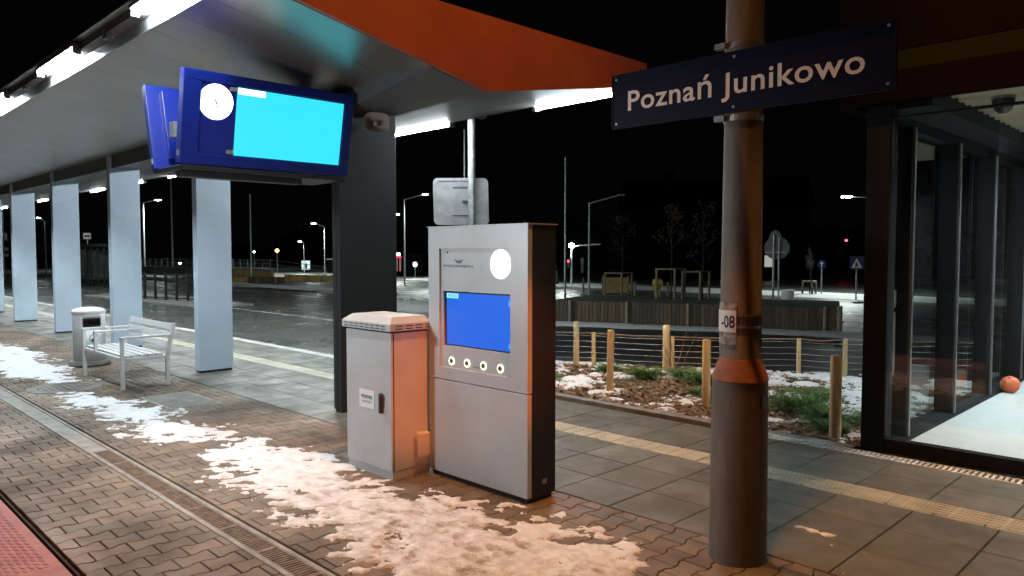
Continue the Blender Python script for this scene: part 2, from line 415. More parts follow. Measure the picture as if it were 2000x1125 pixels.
# ---------- train step
t = thing('train_step', 'reddish steel tread plate step of the train at the platform edge', 'step', (-4, 0, 0))
MB().box(-8, -4.93, .2, 1.095, -.07, -.004).box(-4.92, 6, .2, 1.095, -.07, -.004).build('plate', M['tread'], t)
g = MB()
for i in range(130):
    for j in range(16):
        x = -3.4+i*.034; y = .50+j*.034; a = R(45) if (i+j) % 2 else R(-45)
        g.box(-.013, .013, -.0035, .0035, 0, .0028, Matrix.Translation((x-1.6, y+.02, -.0045)) @ Matrix.Rotation(a, 4, 'Z'))
g.build('tread_pattern', M['tread'], t)

# ================================================================== CANOPY
XE = -5.36; XW = -52.0
M['beam'] = mat('grey_beam_paint', (.075, .078, .082), .5)
cp = thing('platform_canopy', 'long butterfly roof canopy on slab columns with an orange lit end fascia', 'canopy', (0, 0, 0))
CK = .975
def cz(p): return (p[0]*CK, 1.7+(p[1]-1.7)*CK)
def soffit(ya, za, yb, zb, name, m):
    (ya, za), (yb, zb) = cz((ya, za)), cz((yb, zb))
    g = MB(); x = XE-.02; w = .62; dy, dz = yb-ya, zb-za; L = math.hypot(dy, dz); ny, nz = -dz/L, dy/L
    while x > XW:
        a = x-w+.004; q = .012
        vs = [(a, ya, za), (x, ya, za), (x, yb, zb), (a, yb, zb)]
        vs += [(p[0], p[1]+ny*q, p[2]+abs(nz)*q) for p in vs]
        g.add(vs, [(0, 1, 2, 3), (4, 7, 6, 5), (0, 4, 5, 1), (1, 5, 6, 2), (2, 6, 7, 3), (3, 7, 4, 0)]); x -= w
    return g.build(name, m, cp)
soffit(2.63, 3.775, 4.43, 3.418, 'soffit', M['soffit'])
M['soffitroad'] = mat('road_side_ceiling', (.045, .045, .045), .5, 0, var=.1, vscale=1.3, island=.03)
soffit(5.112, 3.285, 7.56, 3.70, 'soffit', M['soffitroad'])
MB().prism([(2.50, 3.99), (2.50, 3.90), (4.37, 3.52), (5.11, 3.36), (7.7, 3.80), (7.7, 3.99)], lambda p: (XW, *cz(p)), lambda p: (XE-.03, *cz(p))).build('roof', M['roof'], cp)
bp0 = [(4.42, 3.50), (4.42, 3.19), (5.108, 3.235), (5.108, 3.40)]; bp1 = [(4.42, 3.50), (4.42, 3.412), (5.108, 3.287), (5.108, 3.40)]
g = MB().prism(bp0, lambda p: (XW, *cz(p)), lambda p: (-6.95, *cz(p)))
ring = [[(X_, *cz(p)) for p in q] for X_, q in ((-6.949, bp0), (XE-.03, bp1))]
g.add(ring[0]+ring[1], [(k, (k+1) % 4, 4+(k+1) % 4, 4+k) for k in range(4)]+[(0, 1, 2, 3), (4, 5, 6, 7)])
g.build('beam', M['beam'], cp)
MB().prism([(2.44, 4.02), (2.44, 3.82), (5.11, 3.28), (7.78, 3.74), (7.78, 4.02)], lambda p: (XE-.02, *cz(p)), lambda p: (XE+.03, *cz(p))).build('end_fascia', M['fascia'], cp, bevel=.004)
MB().prism([(2.63, 3.775), (2.60, 3.765), (2.60, 3.975), (2.43, 3.985), (2.43, 4.0), (2.61, 4.0), (2.63, 3.99)], lambda p: (XW, *cz(p)), lambda p: (XE-.025, *cz(p))).build('gutter', M['steel'], cp)
MB().prism([(7.56, 3.70), (7.575, 3.695), (7.575, 3.80), (7.76, 3.80), (7.76, 3.815), (7.56, 3.815)], lambda p: (XW, *cz(p)), lambda p: (XE-.025, *cz(p))).build('gutter', M['graphite'], cp)
# columns: a dark end one and pale ones
def column(x, y0, y1, m, zt, split):
    g = MB()
    g.box(x-.075, x-.004, y0, y1, .03, zt).box(x+.004, x+.075, y0, y1, .03, zt)
    c = g.build('column', m, cp, bevel=.004)
    MB().box(x-.06, x+.06, y0+.012, y1-.012, 0, zt).build('column_core', M['black'], c)
    return c
column(-6.91, 4.262, 4.985, M['graphite'], 3.37, True)
for k in range(11): column(-10.60-3.665*k, 4.275, 4.765, M['column'], 3.365, True)
# light tubes under both edges
def tube_light(x, y, z, s, label, first=[None]):
    if first[0] is None:
        t = thing('tube_light', label, 'tube light', (x, y, z), 0, 'tube lights along the canopy edges')
        g = MB().cyl((-.72, 0, 0), (.72, 0, 0), .021, n=14); g.build('tube', M['tubeglow'], t, smooth=True)
        MB().box(-.76, .76, -.045, .045, .030, .07).build('housing', M['lamp'], t)
        MB().box(-.775, -.72, -.036, .036, -.036, .06).build('end_cap', M['lamp'], t)
        MB().box(.72, .775, -.036, .036, -.036, .06).build('end_cap', M['lamp'], t)
        first[0] = t; return t
    c = copy_tree(first[0]); c.location = (x, y, z); c['label'] = label; return c
ordn = ['nearest', 'second', 'third', 'fourth', 'fifth', 'sixth', 'seventh', 'eighth', 'ninth', 'tenth', 'eleventh', 'twelfth', 'thirteenth']
for k in range(12):
    tube_light(-6.48-3.25*k, 2.480*CK, 1.7+2.195*CK, -1, f'{ordn[k]} glowing tube light under the canopy edge on the track side')
for k in range(12):
    tube_light(-6.29-3.25*k, 7.640*CK, 1.7+1.985*CK, 1, f'{ordn[k]} glowing tube light under the canopy edge on the road side')
for k in range(8):
    for y, z, side in ((2.53*CK, 1.7+2.2*CK, 'track'), (7.65*CK, 1.7+2.045*CK, 'road')):
        if side == 'road' and k > 2: continue
        t = thing('junction_box', f'{ordn[k]} small steel junction box between tubes on the {side} side edge', 'junction box', (-8.11-3.25*k, y, z), 0, 'junction boxes on the canopy edge')
        MB().box(-.07, -.012, -.035, .035, -.05, .06).box(.012, .045, -.035, .035, -.05, .06).build('box', M['galv'], t)
        MB().cyl((-.012, 0, -.01), (.012, 0, -.01), .012, n=8).build('conduit', M['galv'], t)

# ---------- departure board (two tilted panels back to back)
t = thing('departure_board', 'blue double sided departure board with glowing cyan screen and round clock', 'departure board', (-6.80*1.03, 3.32*1.03, 1.7+.74*1.03))
t.scale = (1.03, 1.03, 1.03)
def tilted(bx, tx, z0, z1, sgn, ctr=(-6.80, 3.32, 2.44)):
    """local frame of a panel face: fn(u along y, v up the face, w outwards)"""
    o = Vector((bx-ctr[0], 0, z0-ctr[2])); up = Vector((tx-bx, 0, z1-z0)); L = up.length; up.normalize()
    nrm = Vector((up.z, 0, -up.x))*sgn
    return (lambda u, v, w=0: o+Vector((0, u, 0))+up*v+nrm*w), L
ff, FL = tilted(-6.49, -6.34, 2.452, 3.225, 1)
W = .818
def pbox(mb, fn, u0, u1, v0, v1, w0, w1):
    return mb.add([fn(u, v, w) for w in (w0, w1) for u, v in ((u0, v0), (u1, v0), (u1, v1), (u0, v1))],
                  [(0, 3, 2, 1), (4, 5, 6, 7), (0, 1, 5, 4), (1, 2, 6, 5), (2, 3, 7, 6), (3, 0, 4, 7)])
g = MB()
pbox(g, ff, -W, W, 0, .095, -.10, 0); pbox(g, ff, -W, W, FL-.085, FL, -.10, 0)
pbox(g, ff, -W, -W+.15, .095, FL-.085, -.10, 0); pbox(g, ff, W-.095, W, .095, FL-.085, -.10, 0)
fr = g.build('front_housing', M['blue'], t, bevel=.006)
g = MB(); pbox(g, ff, -W+.15, W-.095, .095, FL-.085, -.085, -.018); g.build('display_panel', M['navy'], t)
g = MB(); pbox(g, ff, -.352, .712, .104, FL-.094, -.018, -.010); s = g.build('screen', M['screencyan'], t)
g = MB(); pbox(g, ff, -.345, -.095, FL-.150, FL-.098, -.010, -.008); g.build('lit_patch', M['screenwhite'], s)
fc = lambda u, v: ff(-.535+u, FL-.245+v, -.012)
ck = disc(MB(), fc, .150, n=48).build('clock_face', M['dial'], t)
g = MB()
def hand(mb, fn, ang, l, w):
    s_, c_ = math.sin(ang), math.cos(ang)
    P = lambda a, b: fn(a*s_+b*c_, a*c_-b*s_)
    return mb.add([P(-.02, -w), P(l, -w*.5), P(l, w*.5), P(-.02, w)], [(0, 1, 2, 3)])
fh = lambda u, v: ff(-.535+u, FL-.245+v, -.0105)
hand(g, fh, R(-28), .105, .007); hand(g, fh, R(160), .08, .009); g.build('clock_hand', M['dialhand'], ck)
g = MB()
for k in range(12):
    a = R(30*k); g.add([fh(math.sin(a+d)*r, math.cos(a+d)*r) for r, d in ((.132, -.02), (.145, -.02), (.145, .02), (.132, .02))], [(0, 1, 2, 3)])
g.build('minute_mark', M['dialhand'], ck)
for v in (.112, FL-.135):
    g = MB(); pbox(g, ff, -.420, -.354, v, v+.035, -.018, -.006); g.build('latch', M['galv'], t, bevel=.004)
g = MB(); pbox(g, ff, -W-.004, -W+.03, .06, .11, -.07, -.02); g.build('corner_clip', M['galv'], t)
fb, BL = tilted(-7.14, -7.35, 2.43, 3.216, -1)
g = MB(); pbox(g, fb, -W, W, 0, BL, -.075, 0); bh = g.build('rear_housing', M['blue'], t, bevel=.006)
g = MB(); pbox(g, fb, -W+.13, W-.13, .09, BL-.07, -.125, -.074); g.build('rear_casing', M['blue'], bh, bevel=.004)
g = MB(); pbox(g, fb, -W+.15, W-.15, .14, BL-.10, 0, .004); g.build('screen', M['screencyan'], bh)
g = MB(); pbox(g, fb, -W-.004, -W+.03, .05, .10, -.06, -.02); g.build('corner_clip', M['galv'], t)
MB().box(-.34, .31, -.80, .80, -.035, .005).build('base_tray', M['black'], t, bevel=.004)
MB().box(.06, .20, -.76, .38, -.085, -.036).build('cable_duct', M['graphite'], t, bevel=.004)
MB().box(-.16, -.06, -.72, -.60, .28, .42).build('terminal_box', M['galv'], t, bevel=.004)
MB().box(-.03, .03, .60, .830, .12, .22).box(-.03, .03, .60, .830, .52, .62).box(-.30, .24, .55, .66, .1, .64).build('wall_bracket', M['graphite'], t)

# ---------- loudspeaker horn on the dark column
t = thing('horn_loudspeaker', 'grey rounded horn loudspeaker on the dark end column', 'loudspeaker', (-6.6, 4.56, 3.04), R(66))
g = MB(); secs = [(.035, .0, .0), (.04, .03, .03), (.055, .05, .08), (.085, .068, .15), (.12, .095, .21), (.128, .10, .225)]
n = 24; vs = []; fs = []
def sup(a, rx, rz, e=.62): 
    c, s_ = math.cos(a), math.sin(a); return (math.copysign(abs(c)**e, c)*rx, math.copysign(abs(s_)**e, s_)*rz)
prof = [(.03, .03, -.20), (.045, .045, -.19), (.045, .045, -.11), (.03, .03, -.10), (.05, .045, -.05), (.09, .075, .0), (.128, .10, .05), (.134, .106, .055), (.122, .094, .05), (.085, .065, .0), (.03, .03, -.05)]
for rx, rz, y in prof:
    for k in range(n):
        u, w = sup(2*PI*k/n, rx, rz); vs.append((u, -y, w))
for i in range(len(prof)-1):
    for k in range(n): fs.append((i*n+k, i*n+(k+1) % n, (i+1)*n+(k+1) % n, (i+1)*n+k))
fs.append(tuple(range(n-1, -1, -1))); fs.append(tuple(range((len(prof)-1)*n, len(prof)*n)))
g.add(vs, fs); g.build('horn', M['horn'], t, smooth=True)
MB().lathe([(.03, 0), (.026, .03), (.012, .045)], 12).build('driver_plug', M['lamp'], t).rotation_euler = (R(90), 0, 0)
MB().box(-.015, .015, .06, .20, -.02, .02).build('bracket', M['graphite'], t)

# ================================================================== KIOSK
kx0, kx1, ky0, ky1, kz = -4.505, -3.455, 3.582, 3.862, 1.888
t = thing('info_kiosk', 'tall silver information kiosk with blue screen, lit clock and four ringed buttons', 'kiosk', (kx0, ky0, 0))
Wk = kx1-kx0; D = ky1-ky0
MB().box(.02, Wk-.02, .02, D-.02, 0, .035).build('plinth', M['black'], t)
MB().box(0, Wk, .045, D, .035, kz-.004).build('casing', M['kblack'], t, bevel=.004)
# front frame of the upper door, opening 0.128..0.887 x 0.84..1.725
ox0, ox1, oz0, oz1 = .126, .890, .842, 1.727
MB().box(0, ox0, 0, .042, .752, kz).box(ox1, Wk, 0, .042, .752, kz).box(ox0, ox1, 0, .042, .752, oz0).box(ox0, ox1, 0, .042, oz1, kz).build('upper_door', M['ksilver'], t)
MB().box(0, Wk, 0, .042, .037, .744).build('lower_door', M['ksilver'], t, bevel=.004)
# recessed inner panel with a screen window (0.160..0.866 x 1.005..1.412)
sx0, sx1, sz0, sz1 = .156, .868, 1.005, 1.412
MB().box(ox0, sx0, .016, .042, oz0, oz1).box(sx1, ox1, .016, .042, oz0, oz1).box(sx0, sx1, .016, .042, oz0, sz0).box(sx0, sx1, .016, .042, sz1, oz1).build('inner_panel', M['ksilver'], t)
MB().box(sx0, sx1, .034, .043, sz0, sz1).build('screen_bezel', M['black'], t)
s = MB().box(sx0+.022, sx1-.006, .030, .034, sz0+.010, sz1-.012).build('screen', M['screenblue'], t)
MB().box(sx0+.024, sx0+.155, .0288, .0302, sz1-.052, sz1-.016).build('time_box', M['screenpatch'], s)
lettering('time_digits', '05:55:26', M['ink'], s, lambda u, v: (sx0+.092+u, .0283, sz1-.044+v), w=.095, h=.021)
MB().box(sx1-.030, sx1-.008, .0288, .0302, sz1-.085, sz1-.045).box(sx1-.030, sx1-.008, .0288, .0302, sz0+.03, sz0+.06).build('screen_icon', emit('blue_icon', (.05, .45, 1), .8), s)
kf = lambda u, v: (.774+u, .0135, 1.618+v)
ck = disc(MB(), kf, .101, n=48).build('clock_face', M['dial'], t)
g = MB(); kh = lambda u, v: (.774+u, .0125, 1.618+v); hand(g, kh, R(-25), .068, .005); hand(g, kh, R(165), .05, .006); g.build('clock_hand', M['dialhand'], ck)
g = MB()
for k in range(12):
    a = R(30*k); disc(g, lambda u, v: (.774+math.sin(a)*.09+u, .0125, 1.618+math.cos(a)*.09+v), .0022, n=8)
g.build('minute_mark', M['dialhand'], ck)
bx_ = [.251, .424, .600, .773]
for x in bx_:
    b = MB().cyl((x, .016, .893), (x, .006, .893), .018, n=20).build('button', mat('button_olive', (.10, .095, .03), .4), t, smooth=True)
    g = MB()
    for k in range(12):
        a = 2*PI*k/12; c = (x+.0255*math.cos(a), .0155, .893+.0255*math.sin(a)); g.cyl(c, (c[0], .011, c[2]), .0055, n=8)
    disc(g, lambda u, v: (x+u, .0152, .893+v), .029, .022, 24)
    g.build('light_ring', M['ledring'], b)
lettering('maker_name', 'mteo', M['ink'], t, lambda u, v: (.525+u, .0155, .868+v), w=.07, h=.011)
MB().cyl((.207, .016, 1.700), (.207, .012, 1.700), .007, n=10).build('camera_lens', M['ink'], t)
lettering('operator_name', 'PKP POLSKIE LINIE KOLEJOWE S.A.', M['ink'], t, lambda u, v: (.327+u, .0155, 1.590+v), w=.335, h=.018, offset=.012)
g = MB(); lx, lz = .335, 1.634                               # winged wheel emblem
for s_ in (-1, 1):
    for k in range(5):
        a = lambda p: (lx+s_*p[0], .0155, lz+p[1])
        g.add([a((.010, .004-k*.004)), (a((.052-k*.007, .014-k*.006))), a((.048-k*.007, .009-k*.006)), a((.010, .001-k*.004))], [(0, 1, 2, 3)])
disc(g, lambda u, v: (lx+u, .0153, lz-.004+v), .011, .006, 16); disc(g, lambda u, v: (lx+u, .0153, lz-.004+v), .003, n=8)
g.add([(lx-.006, .0154, lz+.010), (lx, .0154, lz+.022), (lx+.006, .0154, lz+.010)], [(0, 1, 2)])
g.build('wing_emblem', M['ink'], t)
g = MB()
for i in range(8):
    for j in range(9): g.cyl((Wk-.001, .095+i*.017+(.008 if j % 2 else 0), 1.475+j*.0165), (Wk+.0015, .095+i*.017+(.008 if j % 2 else 0), 1.475+j*.0165), .0062, n=6)
g.build('vent', M['ink'], t)
for z in (.907, .784): MB().cyl((Wk, .095, z), (Wk+.012, .095, z), .011, .008, n=12).build('lock', M['black'], t)
MB().box(Wk, Wk+.002, .145, .19, .11, .145).build('rating_plate', M['horn'], t)
MB().box(-.012, Wk+.008, -.004, D+.01, kz, kz+.006).build('cap_plate', M['ksilver'], t)

# ================================================================== CABINET
t = thing('utility_cabinet', 'grey plastic utility cabinet with vented lid and a black handle', 'cabinet', (-4.835, 3.25, 0))
CW, CD = .30, .36
MB().box(-CW+.004, CW-.004, .012, CD-.004, 0, .06).build('plinth', M['cab'], t)
MB().box(-CW, CW, .027, CD, .062, 1.10).build('body', M['cab'], t, bevel=.006)
MB().box(-CW+.003, CW-.003, .0192, .0268, .065, 1.098).build('door_gap_shade', M['dark'], t)  # dark strip painted for the shade in the gap behind the door
d = MB().box(-CW, CW, 0, .019, .062, 1.10).build('door', M['cab'], t, bevel=.004)
g = MB()
l0, l1, m0, m1 = -.325, .325, -.025, CD+.035
g.add([(l0, m0, 1.115), (l1, m0, 1.115), (l1, m1, 1.115), (l0, m1, 1.115), (l0, m0, 1.17), (l1, m0, 1.17), (l1, m1, 1.17), (l0, m1, 1.17),
       (l0+.06, m0+.06, 1.218), (l1-.06, m0+.06, 1.218), (l1-.06, m1-.06, 1.218), (l0+.06, m1-.06, 1.218)],
      [(0, 3, 2, 1), (0, 1, 5, 4), (1, 2, 6, 5), (2, 3, 7, 6), (3, 0, 4, 7), (4, 5, 9, 8), (5, 6, 10, 9), (6, 7, 11, 10), (7, 4, 8, 11), (8, 9, 10, 11)])
g.build('lid', M['cab'], t, bevel=.004)
MB().box(-.285, .285, .02, CD-.01, 1.10, 1.116).build('lid_gap', M['dark'], t)
g = MB()
for k in range(8):
    for z in (1.131, 1.152): g.box(-.285+k*.071, -.285+k*.071+.052, m0-.0015, m0+.002, z-.003, z+.004)
for k in range(4):
    for z in (1.131, 1.152): g.box(l1-.002, l1+.0015, m0+.05+k*.092, m0+.05+k*.092+.066, z-.003, z+.004)
g.build('louvre', M['ink'], t)
MB().box(.19-.018, .19+.014, -.030, -.004, .492, .645).box(.19-.010, .19+.020, -.036, -.008, .56, .635).build('handle', M['black'], d, bevel=.008)
lb = MB().box(-.118, .083, -.003, 0, .503, .645).build('label', M['paper'], d)
lettering('label_text', 'PPD/PO/02', M['ink'], lb, lambda u, v: (-.017+u, -.0042, .578+v), w=.145, h=.026, offset=.02)
lettering('label_text', 'km 013+653', M['ink'], lb, lambda u, v: (-.017+u, -.0042, .545+v), w=.115, h=.018)
g = MB(); g.prism([(.205, .145), (.205, .30), (.222, .33), (.325, .33), (.325, .145)], lambda p: (CW, p[0], p[1]), lambda p: (CW+.042, p[0]+.006, p[1]-(.012 if p[1] > .29 else 0)))
g.build('cable_box', M['cab'], t, bevel=.003)

# ================================================================== BENCH, BIN
t = thing('park_bench', 'white slatted bench with three armrests beside the litter bin', 'bench', (-10.69, 3.08, 0))
BL2 = .775; m = M['white']
def leg(x, y0, y1, z1): return MB().box(x-.024, x+.024, y0-.022, y0+.022, 0, .36).build('leg', m, t, bevel=.004)
for x in (-BL2, BL2):
    MB().box(x-.025, x+.025, -.022, .022, 0, .355).build('leg', m, t, bevel=.004)
    lg = MB(); lg.prism([(.515, 0), (.56, 0), (.56, .40), (.645, .785), (.605, .785), (.515, .40)], lambda p: (x-.022, p[0], p[1]), lambda p: (x+.022, p[0], p[1])); lg.build('leg', m, t, bevel=.003)
g = MB().box(-BL2-.02, BL2+.02, -.018, .018, .356, .395)
for x in (-BL2, 0, BL2): g.box(x-.018, x+.018, .02, .54, .345, .388)
g.box(-BL2, BL2, .50, .535, .345, .388); g.build('seat_frame', m, t, bevel=.003)
g = MB()
for k in range(5): g.box(-BL2+.0, BL2-.0, .022+k*.098, .022+k*.098+.076, .396, .418)
g.build('seat', m, t, bevel=.004)
g = MB()
for z in (.49, .60, .71):
    y = .545+(z-.4)*.22-.03; g.box(-BL2-.01, BL2+.01, 0, .022, 0, .078, Matrix.Translation((0, y, z)) @ Matrix.Rotation(R(-12), 4, 'X'))
g.build('backrest', m, t, bevel=.004)
for x in (-BL2, -.26, BL2):
    MB().box(x-.022, x+.022, -.022, .020, .396, .628).box(x-.026, x+.026, -.026, .60, .629, .655).build('armrest', m, t, bevel=.004)
bx, by = -12.50, 3.43
t = thing('litter_bin', 'white cylindrical litter bin on a round concrete foot', 'litter bin', (bx, by, 0), math.atan2(-bx, by)+PI/2*0)
MB().lathe([(.27, 0), (.29, .03), (.275, .075), (.2, .08)], 32).build('foot', M['concrete'], t, smooth=True)
# body shell with a slot opening: front faces local -y
n = 48; g = MB(); rings = [.08, .59, .61, .66, .70, .72, .80]; r = .218; vs = []; fs = []
for z in rings:
    for k in range(n): a = 2*PI*k/n; vs.append((r*math.cos(a), r*math.sin(a), z))
for i in range(len(rings)-1):
    for k in range(n):
        ac = (2*PI*(k+.5)/n-1.56*PI); ac = (ac+PI) % (2*PI)-PI
        if 1 <= i <= 4 and abs(ac) < (.62 if i in (2, 3) else .55): continue
        fs.append((i*n+k, i*n+(k+1) % n, (i+1)*n+(k+1) % n, (i+1)*n+k))
g.add(vs, fs); b = g.build('body', M['white'], t, smooth=True, fix=False); sm = b.modifiers.new('thick', 'SOLIDIFY'); sm.thickness = .006
MB().lathe([(.19, .1), (.19, .62)], 24).build('liner', M['black'], t)
MB().lathe([(.226, .785), (.230, .80), (.228, .825), (.20, .85), (.12, .872), (.02, .882)], 36).build('lid', M['white'], t, smooth=True)
g = MB(); rr = r+.003
def onbin(u, v, a0=1.60*PI): return (rr*math.cos(a0+u/rr), rr*math.sin(a0+u/rr), .42+v)
disc(g, onbin, .07, .062, 32); disc(g, lambda u, v: onbin(.018+u, .036+v), .012, n=10)
g.add([onbin(*p) for p in ((.005, .024), (.03, .024), (.034, -.01), (.024, -.045), (.012, -.045), (.006, -.01))], [tuple(range(6))])
g.add([onbin(*p) for p in ((-.045, -.005), (-.012, -.005), (-.018, -.045), (-.04, -.045))], [(0, 1, 2, 3)]); g.build('pictogram', M['ink'], t)

# ================================================================== CONCRETE POLE + STATION SIGN
px_, py_ = -2.035, 3.80
t = thing('concrete_pole', 'round stepped concrete pole with an assumed lamp on top, carrying the station name sign', 'pole', (px_, py_, 0))
MB().lathe([(.158, 0), (.156, .05), (.150, .97), (.148, 1.0), (.113, 1.115), (.112, 1.117), (.101, 2.45), (.085, 9.0), (.08, 9.02)], 40).build('shaft', M['pole'], t, smooth=True)
M['collar'] = mat('lamplit_orange_collar', (.25, .085, .04), .7, var=.3, vscale=9)  # orange lamp light on the upward-facing cone put into its colour
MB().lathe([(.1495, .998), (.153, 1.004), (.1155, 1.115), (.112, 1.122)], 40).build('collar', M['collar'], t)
def onpole(u, v, rad, a0): return (rad*math.cos(a0+u/rad), rad*math.sin(a0+u/rad), v)
A0 = R(281)
def curved(name, u0, u1, z0, z1, rad, m, par, n=10):
    g = MB(); vs = []; 
    for k in range(n+1):
        u = u0+(u1-u0)*k/n
        for rd in (rad, rad+.003): vs += [onpole(u, z0, rd, A0), onpole(u, z1, rd, A0)]
    fs = []
    for k in range(n):
        a = k*4; fs += [(a+2, a+6, a+7, a+3), (a+1, a+5, a+7, a+3), (a, a+4, a+6, a+2)]
    fs += [(0, 2, 3, 1), (n*4, n*4+1, n*4+3, n*4+2)]
    g.add(vs, fs); return g.build(name, m, par)
M['oldpaint'] = mat('flaking_paint', (.50, .42, .36), .7, var=.75, vscale=30, col2=(.12, .09, .06))
curved('old_paint_patch', -.16, .012, 1.20, 1.425, .1105, M['oldpaint'], t)
pl = curved('number_plate', -.17, .010, 1.268, 1.385, .1138, M['letter'], t)
lettering('plate_number', '-08', M['ink'], pl, lambda u, v: onpole(u-.040, 1.293+v, .1178, A0), w=.088, h=.066, offset=.02)
g = MB().lathe([(.112, 1.29), (.1135, 1.29), (.1135, 1.302), (.112, 1.302)], 32).lathe([(.112, 1.355), (.1135, 1.355), (.1135, 1.367), (.112, 1.367)], 32)
g.build('band_clamp', M['galv'], t)
g = MB()
for z in (2.405, 2.79): MB().lathe([(.099, z), (.106, z), (.106, z+.03), (.099, z+.03)], 32).box(-.11, -.05, -.125, -.09, z, z+.03).build('sign_clamp', M['galv'], t)
MB().box(.10, .153, -.04, -.005, .86, .93).build('hatch_plug', M['black'], t)
MB().cyl((0, 0, 8.95), (0, -.35, 9.1), .03, n=8).build('assumed_lamp_arm', M['galv'], t)
MB().box(-.15, .15, -.80, -.30, 9.06, 9.2).build('lamp_head', M['lamp'], t, bevel=.03)
light('lamp_light', 'SPOT', (.15, -.52, 9.03), 2100, SODIUM, t, spot_size=R(104), spot_blend=.4, shadow_soft_size=.10)  # assumed sodium lamp above the view, placed to suit the shadows
sx, sz0_, sz1_ = .80, 2.443, 2.755
t = thing('station_sign', 'dark blue enamel station name sign with white lettering on the concrete pole', 'sign', (-2.017, 3.655, 0))
MB().box(-sx, sx, 0, .012, sz0_, sz1_).build('panel', M['sign'], t, bevel=.003)
g = MB().box(-sx, sx, -.004, .014, sz0_-.004, sz0_+.003).box(-sx, sx, -.004, .014, sz1_-.003, sz1_+.004).box(-sx-.004, -sx+.003, -.004, .014, sz0_, sz1_).box(sx-.003, sx+.004, -.004, .014, sz0_, sz1_)
g.build('rim', M['sign'], t)
lettering('name_lettering', 'Poznań Junikowo', M['letter'], t, lambda u, v: (u-.008, -.0022, 2.538+v), w=1.352, h=.125, offset=.013, space=1.06)
g = MB()
for x in (-.77, 0, .77):
    for z in (sz0_+.025, sz1_-.025): g.cyl((x, -.004, z), (x, 0, z), .008, n=8)
g.build('screw', M['galv'], t)

# ================================================================== GLASS SHELTER
t = thing('glass_shelter', 'dark framed glass waiting hall with bright white floor', 'shelter', (-2.34, 6.75, 0))
S = lambda x: x+2.34
MB().box(S(-2.36), S(4), 0, 5.4, -.02, .02).build('floor', M['floor'], t)
g = MB()
for j in range(16):
    for k in range(5): g.cyl((S(-1.55)+j*.05, 1.9+k*.11, .02), (S(-1.55)+j*.05, 1.98+k*.11, .024), .006, n=6)
g.build('floor_ribs', M['white'], t)
MB().box(S(-2.44), S(-2.25), -.06, .12, 0, 2.93).build('corner_post', M['frame'], t, bevel=.004)
MB().box(S(-2.249), S(4), -.05, .05, .0, .115).box(S(-2.249), S(4), -.03, .03, 2.815, 2.835).box(S(-2.249), S(4), -.05, .05, 2.955, 3.0).build('front_rail', M['frame'], t, bevel=.003)
MB().box(S(-2.249), S(4), -.006, .006, .116, 2.954).build('front_glazing', M['glass'], t)
MB().box(S(-2.42), S(-2.20), .121, 5.4, 0, .05).box(S(-2.42), S(-2.30), .121, 5.4, 2.80, 2.93).build('side_rail', M['frame'], t)
MB().box(S(-2.352), S(-2.340), .121, 5.4, .051, 2.80).build('side_glazing', M['glass'], t)
for k, (y, w) in enumerate(((7.17, .11), (8.57, .11), (10.0, .11), (11.55, .11))):
    MB().box(S(-2.40), S(-2.23), y-6.75, y-6.75+w, .051, 2.80).build('mullion', M['frame'], t, bevel=.003)
    MB().box(S(-2.23), S(-2.215), y-6.75+.035, y-6.75+.075, .051, 2.80).build('cover_strip', M['steel'], t)
MB().box(S(-2.42), S(4), 5.41, 5.5, 0, 2.93).build('rear_wall', M['frame'], t)
MB().box(S(-2.65), S(4), -.16, -.061, 2.935, 3.185).box(S(-2.65), S(4), -.16, -.061, 3.345, 5.2).box(S(-2.65), S(-2.56), -.061, 5.5, 2.935, 5.2).build('fascia', M['bandpaint'], t, bevel=.004)
MB().box(S(-2.65), S(4), -.155, -.061, 3.186, 3.344).build('stripe', M['olive'], t)
MB().box(S(-2.56), S(4), -.061, 5.5, 3.4, 3.5).build('roof', M['roof'], t)
g = MB(); vs = []; fs = []; ny = 110
y0c, y1c = .21, 5.3
for i in range(ny+1):
    y = y0c+(y1c-y0c)*i/ny; z = 3.06+.030*max(-1, min(1, 1.8*math.sin(2*PI*y/.21)))
    vs += [(S(-1.97), y, z), (S(4), y, z)]
    if i: fs.append((2*i-2, 2*i-1, 2*i+1, 2*i))
g.add(vs, fs); c_ = g.build('ceiling', M['corr'], t, fix=False); sm = c_.modifiers.new('thick', 'SOLIDIFY'); sm.thickness = .004
MB().box(S(-2.3), S(-1.971), .051, 5.4, 2.90, 3.3).box(S(-1.97), S(4), .051, .2, 3.01, 3.3).build('ceiling_edge', M['frame'], t)
g = MB(); dc = S(-2.33)                                       # white figure on the side pane
pf = lambda p: (dc-.006, p[0], p[1]); pg = lambda p: (dc-.002, p[0], p[1])
hd = [(.36+.085*math.cos(2*PI*k/24), 1.285+.085*math.sin(2*PI*k/24)) for k in range(24)]
g.prism(hd, pf, pg)
g.prism([(.23, 1.17), (.46, 1.17), (.48, 1.13), (.48, .98), (.44, .92), (.41, .62), (.34, .58), (.27, .62), (.25, .92), (.21, 1.0), (.21, 1.13)], pf, pg)
g.build('figure_pictogram', M['white'], t)
def led(x, y):
    l = MB().box(x-.32, x+.32, y-.075, y-.06, 2.90, 3.0).box(x-.32, x+.32, y+.06, y+.075, 2.90, 3.0).box(x-.32, x-.305, y-.06, y+.06, 2.90, 3.0).box(x+.305, x+.32, y-.06, y+.06, 2.90, 3.0).box(x-.32, x+.32, y-.075, y+.075, 3.0, 3.02).build('ceiling_lamp', M['lamp'], t)
    MB().box(x-.30, x+.30, y-.055, y+.055, 2.945, 2.995).build('lens', M['hall'], l)
    return l
M['hall'] = emit('hall_lamp_glow', (.86, .97, 1), 380, (.8, .8, .8))
for x, y in ((-.3, 1.4), (-1.0, 3.1), (-.6, 4.6), (1.6, 2.6)): led(S(x), y)
